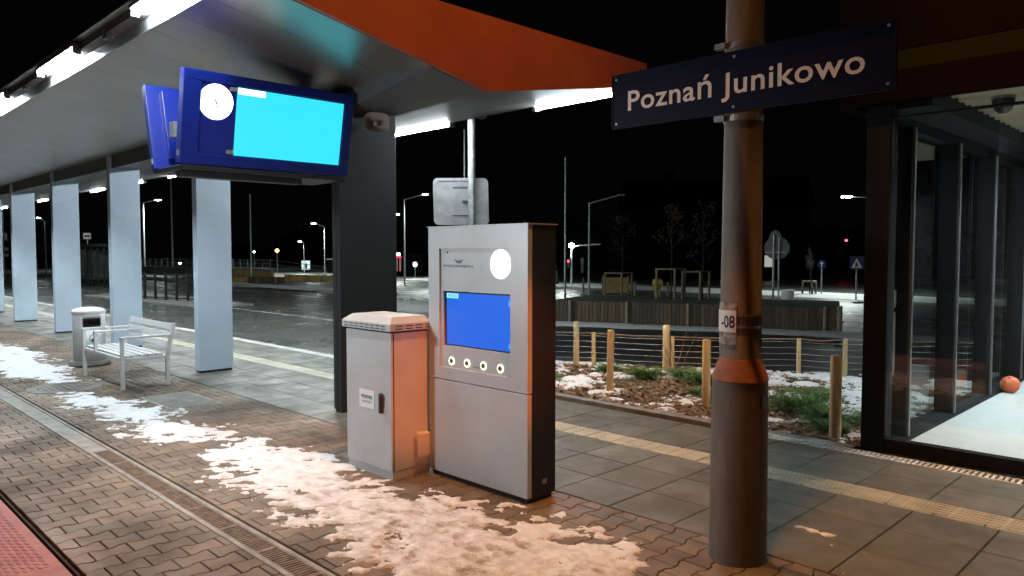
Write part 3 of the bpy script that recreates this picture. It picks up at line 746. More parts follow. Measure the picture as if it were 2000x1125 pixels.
t2 = thing('dome_camera', 'dark dome security camera under the waiting hall ceiling', 'camera', (-1.55, 7.15, 2.94))
MB().lathe([(.03, -.115), (.065, -.085), (.08, -.04), (.082, 0)], 20).build('dome', M['black'], t2, smooth=True)
MB().lathe([(.088, -.002), (.088, .02)], 20).build('base', M['lamp'], t2)
t2 = thing('rubber_ball', 'orange ball lying on the white floor of the glass waiting hall', 'ball', (-2.12, 10.5, .122))
bm = bmesh.new(); bmesh.ops.create_icosphere(bm, subdivisions=4, radius=.102); me = bpy.data.meshes.new('shell'); bm.to_mesh(me); bm.free()
me.materials.append(M['ball']); me.polygons.foreach_set('use_smooth', [True]*len(me.polygons)); o = bpy.data.objects.new('shell', me); col.objects.link(o); o.parent = t2
g = MB()
for a, e in ((200, 35), (250, 20), (300, 40), (230, -15), (275, 60)):
    d = Vector((math.cos(R(a))*math.cos(R(e)), math.sin(R(a))*math.cos(R(e)), math.sin(R(e)))); g.cyl(d*.097, d*.104, .016, .013, 8)
g.build('patch', M['rust'], t2)

# ================================================================== PLANTING BED
g = MB()
for k in range(12500):
    u = random.random(); x = -8.3+5.9*u; y = 6.78+random.random()**1.25*3.2
    if y > 8.3+(x+8.4)*.56 or x > -2.5: continue
    l = random.uniform(.012, .045); w = random.uniform(.006, .014)
    Mx = Matrix.Translation((x, y, random.uniform(.0, .018))) @ Euler((random.uniform(-.5, .5), random.uniform(-.5, .5), random.uniform(0, 6.3))).to_matrix().to_4x4()
    g.add([Mx @ Vector(p) for p in ((-l, -w, 0), (l, -w*.7, 0), (l*.9, w, 0), (-l, w*.8, 0))], [(0, 1, 2, 3)])
tag(g.build('wood_mulch', M['chip'], fix=False), 'brown bark mulch covering the planting bed', None, kind='stuff')
def bedh(X, Y):
    n = fbm(X*3.4, Y*3.4, 5, 5); n2 = fbm(X*10, Y*10, 9, 3)
    back = 8.3+(X+8.4)*.56
    lim = np.minimum(np.minimum(Y-6.80, back-Y), np.minimum(X+8.4, -2.47-X))
    dens = .535 - .02*np.clip((Y-7.9)/1.2, 0, 1)
    dens = dens + .12*np.exp(-((X+5.1)**2/.5+(Y-7.75)**2/.25)) + .07*np.exp(-((X+5.7)**2/.25+(Y-7.0)**2/.06))
    h = (n*.70+n2*.30-dens)*.24
    return np.minimum(np.minimum(h, .032+.010*n2), lim*.25)
bs = snow_sheet('bed_snow', -8.4, -2.45, 6.78, 11.0, .022, bedh, M['snow'], .004, lambda X, Y: np.full(X.shape, .12))
tag(bs, 'patchy white snow lying on the planting bed')
def sprig_mesh(seed, n=190, R0=.30, Hh=.22):
    rr = random.Random(seed); g = MB()
    for k in range(n):
        a = rr.uniform(0, 2*PI); L = R0*rr.uniform(.45, 1.0); rise = Hh*rr.uniform(.25, 1.0); r0 = rr.uniform(0, .10)
        pts = []
        for i in range(5):
            s_ = i/4; pts.append(Vector((math.cos(a)*(r0+L*s_), math.sin(a)*(r0+L*s_), .01+rise*(s_**.6)-.05*s_*s_)))
        side = Vector((-math.sin(a), math.cos(a), 0))
        for i in range(4):
            w = .006*(1-i/5); p, q = pts[i], pts[i+1]
            g.add([p-side*w, p+side*w, q+side*w*.7, q-side*w*.7], [(0, 1, 2, 3)])
            for j in range(4):
                b = p.lerp(q, rr.random()); sg = rr.choice((-1, 1)); e = b+side*sg*rr.uniform(.02, .05)+(q-p).normalized()*rr.uniform(.01, .04)+Vector((0, 0, rr.uniform(-.005, .035)))
                wv = (q-p).normalized()*.0045
                g.add([b-wv, b+wv, e], [(0, 1, 2)])
    return g
protos = []
spots = [(-5.85, 8.35, .9, 'beside the tall bed stake behind the kiosk'), (-6.55, 8.45, .75, 'at the back left of the bed by the rope fence'), (-6.65, 7.35, .55, 'half hidden by the kiosk at the bed edge'), (-5.10, 8.55, 1.0, 'in the middle of the bed near the twigs'), (-5.55, 8.75, .7, 'against the wire fence left of the twigs'),
         (-4.25, 7.55, .8, 'just left of the second front stake'), (-3.45, 7.75, 1.15, 'largest one right of the concrete pole'), (-3.05, 7.45, .95, 'between the concrete pole and the right stake'), (-2.72, 7.75, .75, 'beside the corner of the glass hall'), (-3.55, 8.45, .8, 'behind the largest one right of the pole'), (-4.75, 7.85, .5, 'small one in the snow between two front stakes'), (-2.85, 7.12, .6, 'low one beside the right front stake')]
for i, (x, y, s_, where) in enumerate(spots):
    if i < 3:
        t = thing('juniper_shrub', '', 'shrub', (x, y, .0), random.uniform(0, 6), 'low junipers in the planting bed')
        sprig_mesh(i+3).build('foliage', M['juniper'], t, fix=False); protos.append(t)
    else:
        t = copy_tree(protos[i % 3]); t.location = (x, y, 0); t.rotation_euler = (0, 0, random.uniform(0, 6))
    t.scale = (s_, s_, s_); t['label'] = 'low green juniper shrub '+where
def stake(x, y, h, label, r=.042, tilt=(0, 0)):
    t = thing('timber_stake', label, 'stake', (x, y, -.02), 0, 'round timber stakes around the planting bed'); t.rotation_euler = (tilt[0], tilt[1], 0)
    n = 14; prof = [(r*.99, 0), (r, .1), (r*.97, h*.6), (r*.98, h-.005), (r*.86, h+.012)]
    MB().lathe(prof, n).build('post', M['wood'], t, smooth=True); return t
stake(-5.61, 7.26, .765, 'front timber stake nearest the kiosk in the planting bed', .045, (0, R(1)))
stake(-4.30, 7.28, .755, 'front timber stake just left of the concrete pole', .046, (R(-1), R(-.6)))
stake(-2.74, 6.90, .77, 'front timber stake nearest the glass hall', .052, (R(.6), 0))
stake(-7.33, 8.66, .66, 'taller back timber stake next to the kiosk edge', .045)
stake(-6.09, 9.20, .655, 'thick back timber stake in the middle of the wire fence', .052)
t = thing('wire_fence', 'low post and wire fence with a rope top line behind the planting bed', 'fence', (0, 0, 0))
posts = [(-8.6, 8.02, .50), (-7.15, 8.85, .49), (-6.03, 9.27, .49), (-4.62, 10.30, .49), (-4.04, 10.46, .52), (-2.6, 11.5, .5)]
for x, y, h in posts: MB().cyl((x, y, -.1), (x, y, h), .032, .030, 12).build('post', M['wood'], t, smooth=True)
g = MB()
for (x0, y0, h0), (x1, y1, h1) in zip(posts[:-1], posts[1:]):
    for k in range(5):
        z = .10+k*.085; m_ = ((x0+x1)/2, (y0+y1)/2, z-.008); g.tube([(x0, y0, z), m_, (x1, y1, z)], .0035, 5)
g.build('wire', M['galv'], t)
g = MB()
for (x0, y0, h0), (x1, y1, h1) in zip(posts[:-1], posts[1:]):
    g.tube([(x0, y0, h0-.012), ((x0+x1)/2, (y0+y1)/2, h0-.024), (x1, y1, h1-.012)], .0115, 6)
g.build('top_rope', M['rope'], t)
t = thing('bare_sapling', 'thin bare twigs growing by the middle stake of the wire fence', 'shrub', (-5.86, 9.1, 0))
g = MB(); rr = random.Random(4)
for k in range(9):
    a = rr.uniform(0, 6.3); l = rr.uniform(.25, .6); p = Vector((rr.uniform(-.05, .05), rr.uniform(-.05, .05), 0)); pts = [p]
    for i in range(5): p = p+Vector((math.cos(a)*.06*l*2, math.sin(a)*.06*l*2, l/5))+Vector((rr.uniform(-.01, .01), rr.uniform(-.01, .01), 0)); pts.append(p)
    g.tube(pts, .0035, 4)
g.build('twigs', M['twig'], t)

# ================================================================== PLATFORM SNOW
UX = np.array([-40, -20, -16.5, -14.6, -12.9, -11.9, -11.3, -10.95, -10.3, -9.9, -9.4, -9.05, -7.8, -6.95, -6.62, -6.42, -6.15, -5.5, -4.9, -4.5, -4.1, -3.8, -3.4, -3.05, -2.8, -2.5, -2.25, -1.9, -1.2])
UY = np.array([3.0, 3.0, 3.06, 3.16, 3.12, 3.00, 2.84, 3.04, 2.62, 2.70, 2.82, 2.88, 3.02, 3.06, 2.96, 3.10, 3.24, 3.38, 3.33, 3.22, 3.34, 3.42, 3.46, 3.44, 3.54, 3.56, 3.25, 3.0, 2.8])
LX = np.array([-40, -20, -12.2, -11.6, -11.0, -10.5, -10.2, -9.6, -9.3, -8.9, -7.55, -7.0, -6.62, -6.35, -6.1, -5.1, -4.66, -3.9, -3.3, -2.6, -2.2, -1.2])
LY = np.array([2.2, 2.2, 2.22, 2.40, 2.62, 2.62, 2.56, 2.36, 2.36, 2.43, 2.36, 2.52, 2.86, 2.72, 2.48, 2.36, 2.30, 2.20, 2.18, 2.22, 2.55, 2.8])
def plath(X, Y):
    u = np.interp(X, UX, UY); l = np.interp(X, LX, LY)
    n = fbm(X*3.1, Y*4.2, 21, 5)-.5; n2 = fbm(X*11, Y*14, 33, 4)-.5; n3 = fbm(X*1.3, Y*1.7, 55, 3)-.5
    p = (X+Y)*.707; q = (Y-X)*.707                         # slush smeared along the walking line
    n4 = fbm(p*5.5, q*15, 66, 4)-.5
    d = np.minimum(u-Y, Y-l) - .005 + np.where(X < -6.6, .075, 0) + .40*n + .24*n2 + .14*n3 + .34*n4
    foot = fbm(X*7.5, Y*6.2, 77, 2)                       # trodden hollows
    dent = np.clip((foot-.56)*6, 0, 1)
    d = d - .20*dent*np.clip(1.2-np.clip(d, 0, 1)*4.5, 0, 1) - .22*np.clip((fbm(X*4.2, Y*4.2, 91, 4)-.575)*6, 0, 1)*np.clip(1.5-np.clip(d, 0, 1)*3, .25, 1)
    man = np.hypot(X+10.62, Y-2.62)-.40
    d = np.minimum(d, man*1.0+.14*n2)
    h = np.clip(d*.08, -.02, .012) + np.where(d > 0, .006*(n2+.15) - .010*dent + .008*n + .006*(fbm(X*24, Y*24, 40, 3)-.5), 0)
    fm, fw = footprints(X, Y); g1 = fbm(X*16, Y*16, 140, 3)
    h = h*(1-.72*fm) + .006*np.clip(fm*(1-fm)*4, 0, 1)*(d > .02)
    h = np.where((fw > .45) & (g1 > .47) & (d < .22), -.01, h)
    thin = fbm(p*7, q*11, 150, 4)                           # melted-through flecks
    h = np.where((thin > .60) & (d < .20), -.01, h)
    return np.where(d > .006, np.where(h < -.005, -.01, np.maximum(h, .0012)), -.01)
FP = []
_r = random.Random(31)
for k in range(330):
    FP.append((_r.uniform(-9.2, -1.6), _r.uniform(2.15, 3.65), _r.gauss(0, .45)+(PI if _r.random() < .5 else 0), _r.uniform(.125, .15), _r.uniform(.048, .058), _r.random()))
def footprints(X, Y):
    """0..1 mask of trodden prints, and a 0..1 mask of those worn through"""
    m = np.zeros(X.shape); w = np.zeros(X.shape); x0, y0 = X[0, 0], Y[0, 0]; dx = X[1, 0]-X[0, 0]; dy = Y[0, 1]-Y[0, 0]
    for cx, cy, a, l, b, q in FP:
        i0, i1 = int((cx-.2-x0)/dx), int((cx+.2-x0)/dx); j0, j1 = int((cy-.2-y0)/dy), int((cy+.2-y0)/dy)
        if i0 < 0 or j0 < 0 or i1 >= X.shape[0] or j1 >= X.shape[1]: continue
        s_ = (slice(i0, i1), slice(j0, j1)); u = (X[s_]-cx)*math.cos(a)+(Y[s_]-cy)*math.sin(a); v = -(X[s_]-cx)*math.sin(a)+(Y[s_]-cy)*math.cos(a)
        wd = b*(1-.25*np.clip(-u/l, 0, 1)-.30*np.exp(-((u+.03)/.03)**2))
        e = np.clip((1-np.hypot(u/l, v/wd))*3.2, 0, 1); m[s_] = np.maximum(m[s_], e*(.55+.45*q))
        if q > .72: w[s_] = np.maximum(w[s_], e)
    return m, w
def platd(X, Y):
    a = np.clip((X+6.2)/2.4, 0, 1)*np.clip(1.25-(Y-2.3)/1.2, .25, 1)
    fm, fw = footprints(X, Y); return np.clip(.12+.55*a+.75*fm*(.25+.75*a), 0, 1)
tag(snow_sheet('platform_snow', -13.0, -1.3, 1.95, 4.05, .0125, plath, M['snow'], .0, platd), 'trodden slushy snow along the brick platform paving')
tag(snow_sheet('distant_platform_snow', -38, -13.0, 1.95, 4.05, .05, plath, M['snow'], .0, platd), 'far snow strip along the platform beyond the bin')
def crumb(X, Y): return np.where(fbm(X*5, Y*5, 123, 4) > .755, .006, -.01)
tag(snow_sheet('snow_crumbs', -3.2, -1.0, 3.55, 4.5, .012, crumb, M['snow'], 0, None), 'small remnants of snow on the slabs by the concrete pole')

# ================================================================== BEYOND THE BED
# plank fence and snow strip along it
t = thing('plank_fence', 'long low brown vertical plank retaining fence beyond the planting bed', 'fence', (0, 0, 0))
fa, fbb = Vector(B(-13.4, 13.25)), Vector(B(-6.33, 16.05)); dv = fbb-fa; FLn = dv.length; dv.normalize(); nv = Vector((-dv.y, dv.x, 0))
g = MB(); s_ = 0
while s_ < FLn:
    w = .10; p = fa+dv*s_; q = fa+dv*(s_+w-.008); h = .55+random.uniform(-.008, .008); o_ = nv*random.uniform(0, .008)
    g.add([p+o_, q+o_, q+o_+nv*.03, p+o_+nv*.03]+[v+Vector((0, 0, h)) for v in (p+o_, q+o_, q+o_+nv*.03, p+o_+nv*.03)], [(0, 1, 5, 4), (1, 2, 6, 5), (2, 3, 7, 6), (3, 0, 4, 7), (4, 5, 6, 7)]); s_ += w
g.build('boards', M['plank'], t)
for s_ in (.2, 1.7, 3.2, 4.7, 6.2, 7.75):
    p = fa+dv*s_-nv*.03; MB().cyl(p, p+Vector((0, 0, .575)), .04, n=8).build('post', M['plankpost'], t)
p = fbb-nv*.02; MB().cyl(p, p+Vector((0, 0, .60)), .06, n=8).build('post', M['plankpost'], t)
g = MB(); g.add([fa+nv*.06+Vector((0, 0, .38)), fbb+nv*.06+Vector((0, 0, .38)), fbb+nv*7.0+Vector((0, 0, .30)), fa+nv*7.0+Vector((0, 0, .30))], [(0, 1, 2, 3)])
tag(g.build('raised_verge', M['verge'], fix=False), kind='structure')
def alongfence(wid, off, seed, thr):
    def f(X, Y):
        rel_s = (X-fa.x)*dv.x+(Y-fa.y)*dv.y; rel_n = (X-fa.x)*nv.x+(Y-fa.y)*nv.y
        n = fbm(X*1.6, Y*1.6, seed, 5)-.5
        d = np.minimum(np.minimum(rel_n+wid+off, -rel_n-off), np.minimum(rel_s+3, FLn+3-rel_s))+n*.5*thr
        return np.clip(d*.25, -.02, .05)
    return f
tag(snow_sheet('fence_snow', -17, -4, 12.0, 18.5, .09, alongfence(1.0, .05, 3, 1.0), M['snowfar'], ROADZ), 'grey snow strip along the foot of the plank fence')
def band(ya, yb, seed, nx=.5, cut=0):
    return lambda X, Y: np.clip((np.minimum(Y-ya, yb-Y)+(fbm(X*nx, Y*nx, seed, 5)-.5-cut)*1.6)*.12, -.02, .07)
tag(snow_sheet('verge_snow', -40, 6, 28.0, 36.0, .28, band(29.6, 33.2, 5, .5, .02), M['snowfar'], ROADZ), 'bright snow verge along the far side of the roundabout')
tag(snow_sheet('island_snow', -70, -26, 17.4, 19.4, .22, band(17.7, 19.1, 8, .4, .1), M['snowfar'], ROADZ+.07), 'thin snow on the long traffic island')
tag(snow_sheet('bank_snow', -25, -15, 10, 19, .10, lambda X, Y: np.clip((1-np.hypot((X+20.3)/3.2, (Y-15.1)/1.7)+(fbm(X*.9, Y*.9, 44, 5)-.5)*1.1)*.25, -.02, .22), M['snowfar'], ROADZ), 'ploughed snow heap on the road behind the kiosk')

# ---- lamp posts
M['ledhead'] = emit('street_lamp_glow', (.86, 1, .97), 260, (.8, .8, .8))
def lamp_post(name, label, base, h, d, arm=1.5, head=True, lit=True, r=.06, power=0, rise=.25, grp='street lamps beyond the bus road', hs=1.0):
    t = thing(name, label, 'lamp post', base, 0, grp)
    MB().cyl((0, 0, 0), (0, 0, h), r, r*.6, 10).build('pole', M['lamp'], t, smooth=True)
    if head:
        dx, dy = d; e = Vector((dx*arm, dy*arm, h+rise))
        MB().cyl((0, 0, h-.05), e, r*.55, r*.45, 8).build('arm', M['lamp'], t)
        a = math.atan2(dy, dx); Mx = Matrix.Translation(e) @ Matrix.Rotation(a, 4, 'Z')
        hd = MB().box(-.05*hs, .5*hs, -.14*hs, .14*hs, 0, .09*hs, Mx).build('lamp_head', M['lamp'], t, bevel=.02)
        if lit:
            MB().box(0, .46*hs, -.12*hs, .12*hs, -.045*hs, -.001, Mx).build('lens', M['ledhead'], hd)
            if power:
                l = light('lamp_light', 'SPOT', Mx @ Vector((.2, 0, -.15)), power, (.88, 1, .93), t, spot_size=R(150), spot_blend=.6, shadow_soft_size=.12)
    return t
rt = (.705, .709)                                             # direction that runs to the right in the photo
lf = (-.705, -.709)
lamp_post('street_lamp', 'lit street lamp with long arm left of the third column', B(-76.7, 26.05), 6.9, rt, 1.3, power=9000, r=.09)
lamp_post('street_lamp', 'lit street lamp with slender mast right of the dark column', B(-31.9, 23.77), 4.75, rt, 1.05, power=1500, r=.05, hs=.55)
lamp_post('street_lamp', 'lit street lamp peeping out right of the dark column', B(-39.6, 27.9), 4.1, rt, .8, power=1500, r=.05, hs=.55)
lamp_post('street_lamp', 'lit street lamp peeping out left of the dark column', B(-49.9, 29.8), 3.85, lf, .7, power=5000, r=.06, hs=.7)
lamp_post('street_lamp', 'small lit street lamp above the white poster panel', B(-56.0, 31.5), 2.7, lf, .25, power=300, r=.05, rise=.05, hs=.5)
lamp_post('street_lamp', 'lit street lamp on a long arm beside the shelter post', B(-10.0, 32.6), 4.05, lf, 2.7, power=1500, r=.06, hs=.8, rise=.1)
lamp_post('street_lamp', 'unlit street lamp with bent arm behind the plank fence', B(-17.19, 20.99), 3.7, rt, 1.1, lit=False, r=.05, hs=.5)
lamp_post('street_lamp', 'distant lit lamp seen at the far left end of the platform', B(-58, 13.4), 4.0, lf, .3, r=.06, hs=.5)
lamp_post('street_lamp', 'assumed street lamp, unseen behind the dark column, added to light the wet road', (-16.7, 11.0, ROADZ), 6.0, (-.3, -.95), .9, power=800, r=.07)  # assumed lamp, hidden from view, added for the lit pool on the road
for x, y, h, lab, r in ((-65.3, 24.44, 9.6, 'tall thin mast left of the nearest pale column', .09), (-41.5, 19.95, 5.35, 'thin mast between the nearest pale column and the dark column', .055), (-18.6, 21.3, 5.55, 'tall thin mast just right of the kiosk', .045), (-14.95, 13.1, 5.2, 'slender pale pole rising behind the sign back', .028), (-56.6, 10.73, 5.6, 'leftmost mast with two small plates', .08)):
    t = thing('mast', lab, 'mast', B(x, y), 0, 'thin masts on the far side of the road')
    MB().cyl((0, 0, 0), (0, 0, h), r, r*.6, 8).build('pole', M['galv'], t, smooth=True)
    if x < -56:
        if h < 6: MB().box(-.02, .02, -.35, .25, 2.6, 3.1).box(-.02, .02, -.4, .3, 1.9, 2.1).box(-.02, .02, -.4, .3, 1.5, 1.7).build('plate', M['letter'], t)

# ---- traffic sign seen from behind, on its post
t = thing('traffic_sign', 'rounded square traffic sign seen from the back on a steel post behind the kiosk', 'traffic sign', (-9.30, 8.28, ROADZ), R(45.5))
MB().cyl((.02, -.03, 0), (.02, -.03, 4.6), .062, .060, 14).build('post', M['galv'], t, smooth=True)
def rrect(w, h, r, n=6):
    pts = []
    for cx, cy, a in ((w-r, h-r, 0), (-w+r, h-r, 90), (-w+r, -h+r, 180), (w-r, -h+r, 270)):
        for k in range(n+1): b = R(a+90*k/n); pts.append((cx+r*math.cos(b), cy+r*math.sin(b)))
    return pts
zc = 2.64; sk = lambda p: (p[0]*1.0-.02*p[1]-.16, p[1])
P0 = rrect(.455, .385, .08); P1 = rrect(.41, .34, .06)
MB().prism(P0, lambda p: (sk(p)[0], .055, zc+p[1]), lambda p: (sk(p)[0], .075, zc+p[1])).build('plate', M['signback'], t)
g = MB(); n = len(P0); vs = [(sk(p)[0], .040, zc+p[1]) for p in P0]+[(sk(p)[0], .040, zc+p[1]) for p in P1]+[(sk(p)[0], .056, zc+p[1]) for p in P0]+[(sk(p)[0], .056, zc+p[1]) for p in P1]
fs = [(k, (k+1) % n, n+(k+1) % n, n+k) for k in range(n)]+[(k, (k+1) % n, 2*n+(k+1) % n, 2*n+k) for k in range(n)]+[(n+k, n+(k+1) % n, 3*n+(k+1) % n, 3*n+k) for k in range(n)]
g.add(vs, fs); g.build('rim', M['signback'], t)
MB().box(-.14, .08, .03, .056, zc-.015, zc+.015).box(-.30, -.02, .045, .056, zc-.24, zc-.225).box(-.30, -.02, .045, .056, zc+.225, zc+.24).build('bracket', M['graphite'], t)

# ---- twin round signs, back view
t = thing('twin_round_signs', 'two overlapping round road signs seen from behind on a twin post', 'traffic sign', B(-10.24, 21.15), R(26))
MB().cyl((-.06, 0, 0), (-.06, 0, 2.35), .035, n=10).build('post', M['galv'], t); MB().cyl((.10, 0, 0), (.10, 0, 2.25), .03, n=10).build('post', M['galv'], t)
disc2 = lambda cx, cz, rx, rz, y0: MB().prism([(cx+rx*math.cos(2*PI*k/28), cz+rz*math.sin(2*PI*k/28)) for k in range(28)], lambda p: (p[0], y0, p[1]), lambda p: (p[0], y0+.02, p[1]))
disc2(.03, 1.93, .38, .36, .06).build('disc', M['signfar'], t); disc2(-.02, 2.15, .20, .34, .03).build('disc', M['signfar'], t)
MB().box(-.3, .3, .04, .06, 1.78, 1.82).build('bracket', M['galv'], t)
# ---- other road furniture
t = thing('ground_hydrant', 'yellow rounded marker post standing behind the plank fence', 'hydrant', B(-15.9, 23.4))
MB().lathe([(.16, 0), (.16, .03), (.11, .06), (.11, .40), (.17, .47), (.21, .60), (.17, .73), (.05, .78)], 20).build('body', M['yellow'], t, smooth=True)
MB().lathe([(.125, .36), (.125, .40)], 16).build('collar', M['rust'], t)
t = thing('concrete_ring', 'pale round concrete drum on the snowy verge', 'drum', B(-12.15, 26.07))
MB().lathe([(.24, 0), (.24, .36), (.20, .37), (.20, .1)], 20).build('drum', M['white'], t, smooth=True)
t = thing('cycle_sign', 'small round blue sign on a thin post in the snowy verge', 'traffic sign', B(-12.37, 29.49), R(24))
MB().cyl((0, 0, 0), (0, 0, 1.45), .028, n=8).build('post', M['galv'], t)
disc2(0, 1.30, .17, .19, -.05).build('disc', M['signblue'], t)
g = MB(); g.add([(-.02, -.056, 1.18), (.02, -.056, 1.18), (.02, -.056, 1.32), (.07, -.056, 1.32), (0, -.056, 1.43), (-.07, -.056, 1.32), (-.02, -.056, 1.32)], [tuple(range(7))]); g.build('arrow', M['letter'], t)
t = thing('crossing_sign', 'blue square crossing sign with white triangle on a post', 'traffic sign', B(-10.41, 27.82), R(22))
MB().cyl((0, 0, 0), (0, 0, 1.45), .028, n=8).build('post', M['galv'], t)
MB().box(-.24, .24, -.045, -.03, 1.15, 1.65).build('panel', M['signblue'], t)
g = MB(); g.add([(-.19, -.048, 1.20), (.19, -.048, 1.20), (0, -.048, 1.58)], [(0, 1, 2)]); g.build('triangle', M['letter'], t)
g = MB(); g.add([(-.06, -.051, 1.22), (-.02, -.051, 1.22), (.01, -.051, 1.30), (.05, -.051, 1.22), (.08, -.051, 1.22), (.03, -.051, 1.36), (.02, -.051, 1.42), (-.03, -.051, 1.42)], [tuple(range(8))]); g.build('walker', M['ink'], t)
t = thing('traffic_signal', 'curved white mast with a lit globe and red traffic signal', 'traffic light', B(-24.2, 28.2), 0)
MB().cyl((0, 0, 0), (0, 0, 1.9), .05, n=10).tube([(0, 0, 1.9), (.08, .08, 2.08), (.3, .3, 2.16), (1.05, 1.06, 2.22)], .035, 8).build('mast', M['white'], t, smooth=True)
MB().lathe([(.02, 2.02), (.13, 2.06), (.16, 2.15), (.13, 2.24), (.02, 2.28)], 14).build('globe', emit('globe_glow', (.85, 1, .97), 60), t)
light('lamp_light', 'POINT', (-.35, -.35, 2.2), 110, (.85, 1, .93), t, shadow_soft_size=.15)
hb = MB().box(-.16, -.0, -.17, -.05, 1.0, 1.45).build('signal_head', M['black'], t)
MB().lathe([(.055, -.01), (.055, .01)], 14).build('red_lens', emit('red_signal', (1, .015, .02), 22), hb).matrix_local = Matrix.Translation((-.06, -.19, 1.33)) @ Matrix.Rotation(R(90), 4, 'X')
MB().box(.38, .55, .30, .42, .72, 1.5).build('backing_board', M['black'], t)
t = thing('red_beacon_mast', 'far mast with red obstruction lights above the roundabout', 'mast', B(-22, 49.5))
MB().cyl((0, 0, 0), (0, 0, 4.9), .05, .03, 8).build('pole', M['housefar'], t)
MB().box(-.13, -.05, -.05, .05, 4.05, 4.12).box(.05, .13, -.05, .05, 4.05, 4.12).build('beacon', emit('red_beacon', (1, .03, .08), 12), t)
t = thing('red_beacon_mast', 'shorter far mast with a single red light', 'mast', B(-19.4, 50))
MB().cyl((0, 0, 0), (0, 0, 3.0), .05, .03, 8).build('pole', M['housefar'], t); MB().box(-.06, .06, -.05, .05, 2.55, 2.68).build('beacon', emit('red_beacon2', (1, .05, .08), 9), t)
t = thing('bollard', 'dark slim bollard with a knob on the lit snow right of the kiosk', 'bollard', B(-25.9, 28.9))
MB().lathe([(.22, 0), (.22, .1), (.16, .14), (.15, .75), (.10, .80), (.05, .85), (.06, 1.1), (.02, 1.14)], 14).build('body', M['ink'], t, smooth=True)
def snowpatch(name, cx, cy, rx, ry, seed, label):
    tag(snow_sheet(name, cx-rx, cx+rx, cy-ry, cy+ry, .12, lambda X, Y: np.clip((1-np.hypot((X-cx)/rx, (Y-cy)/ry)+(fbm(X*.8, Y*.8, seed)-.5)*.8-.1)*.15, -.02, .05), M['snowfar'], ROADZ), label)
snowpatch('signal_snow', -26.2, 32.0, 2.6, 2.4, 12, 'bright snow around the traffic signal')
# ---- young trees in stake frames
def young_tree(base, h, label, seed, grp, cw=.55, leaves=220, z0=.9):
    t = thing('young_tree', label, 'tree', base, 0, grp); rr = random.Random(seed)
    g = MB(); g.cyl((0, 0, 0), (.02, 0, h*.55), .028, .018, 6).cyl((.02, 0, h*.55), (0, .02, h), .018, .005, 6); tips = []
    for k in range(18):
        z = h*rr.uniform(.42, .95); a = rr.uniform(0, 6.3); l = cw*rr.uniform(.4, 1)*(1.15-(z/h-.42))
        e = Vector((math.cos(a)*l, math.sin(a)*l, z+l*rr.uniform(.5, 1.0))); g.cyl((0, 0, z), e, .009, .003, 4); tips.append((Vector((0, 0, z)), e))
        for q in range(3):
            b = Vector((0, 0, z)).lerp(e, rr.uniform(.4, .9)); e2 = b+Vector((rr.uniform(-.2, .2), rr.uniform(-.2, .2), rr.uniform(.05, .25))); g.cyl(b, e2, .004, .002, 3); tips.append((b, e2))
    g.build('trunk', M['bark'], t)
    if leaves:
        g = MB()
        for k in range(leaves):
            a, b = rr.choice(tips); p = a.lerp(b, rr.uniform(.3, 1.05))+Vector((rr.gauss(0, .05), rr.gauss(0, .05), rr.gauss(0, .05))); s_ = rr.uniform(.02, .045)
            e = Euler((rr.uniform(0, 6), rr.uniform(0, 6), rr.uniform(0, 6))).to_matrix()
            g.add([p+e @ Vector(v) for v in ((-s_, 0, 0), (0, -s_*.6, 0), (s_, 0, 0), (0, s_*.6, 0))], [(0, 1, 2, 3)])
        g.build('crown', M['leaf'], t, fix=False)
    return t
def stake_frame(c, w, h, label):
    t = thing('tree_stakes', label, 'tree stakes', c, R(20), 'round timber tree stake frames')
    pts = [(-w, -w*.3), (w*.35, -w*.5), (w*.8, w*.6)]
    for x, y in pts: MB().cyl((x, y, 0), (x, y, h), .040, n=8).build('post', M['plankpost'], t)
    for a, b in ((0, 1), (1, 2), (2, 0)):
        MB().cyl((*pts[a], h-.03), (*pts[b], h-.03), .030, n=6).build('rail', M['plankpost'], t)
stake_frame(B(-15.55, 20.6), .48, 1.08, 'darkest tree stake frame behind the left half of the plank fence')
stake_frame(B(-12.45, 19.05), .44, 1.30, 'tallest tree stake frame behind the plank fence')
stake_frame(B(-11.9, 19.55), .42, 1.22, 'tree stake frame nearest the concrete pole')
stake_frame(B(-12.7, 29.2), .28, .62, 'small far tree stake frame on the snowy verge')
G2 = 'young trees behind the plank fence'
young_tree(B(-15.5, 20.7), 3.1, 'young tree with few dry leaves in the dark stake frame', 2, G2, .7, 160)
young_tree(B(-12.5, 19.1), 3.3, 'young tree with brown leaves above the tallest stake frame', 3, G2, .75, 420)
young_tree(B(-11.75, 19.6), 3.2, 'young brown tree nearest the concrete pole', 5, G2, .8, 460)
young_tree(B(-12.7, 29.2), 2.0, 'bare little tree in the small far stake frame', 7, G2, .3, 0)
for x, y, lab in ((-18.2, 21.9, 'first'), (-16.8, 21.4, 'second'), (-14.6, 20.2, 'third'), (-13.6, 20.6, 'fourth')):
    t = thing('marker_post', f'{lab} short wooden marker post behind the plank fence counting from the kiosk', 'post', B(x, y), 0, 'short posts behind the plank fence')
    MB().cyl((0, 0, 0), (0, 0, .75), .04, n=8).lathe([(.045, .7), (.02, .78)], 8).build('post', M['plankpost'], t)
t = thing('board_screen', 'ochre board panel standing left of the dark stake frame', 'panel', B(-18.6, 24.4), R(28))
MB().box(-.55, .55, -.03, .03, .05, .72).build('panel', M['ochre'], t); MB().box(-.58, -.5, -.05, .05, 0, .8).box(.5, .58, -.05, .05, 0, .8).build('post', M['plankpost'], t)

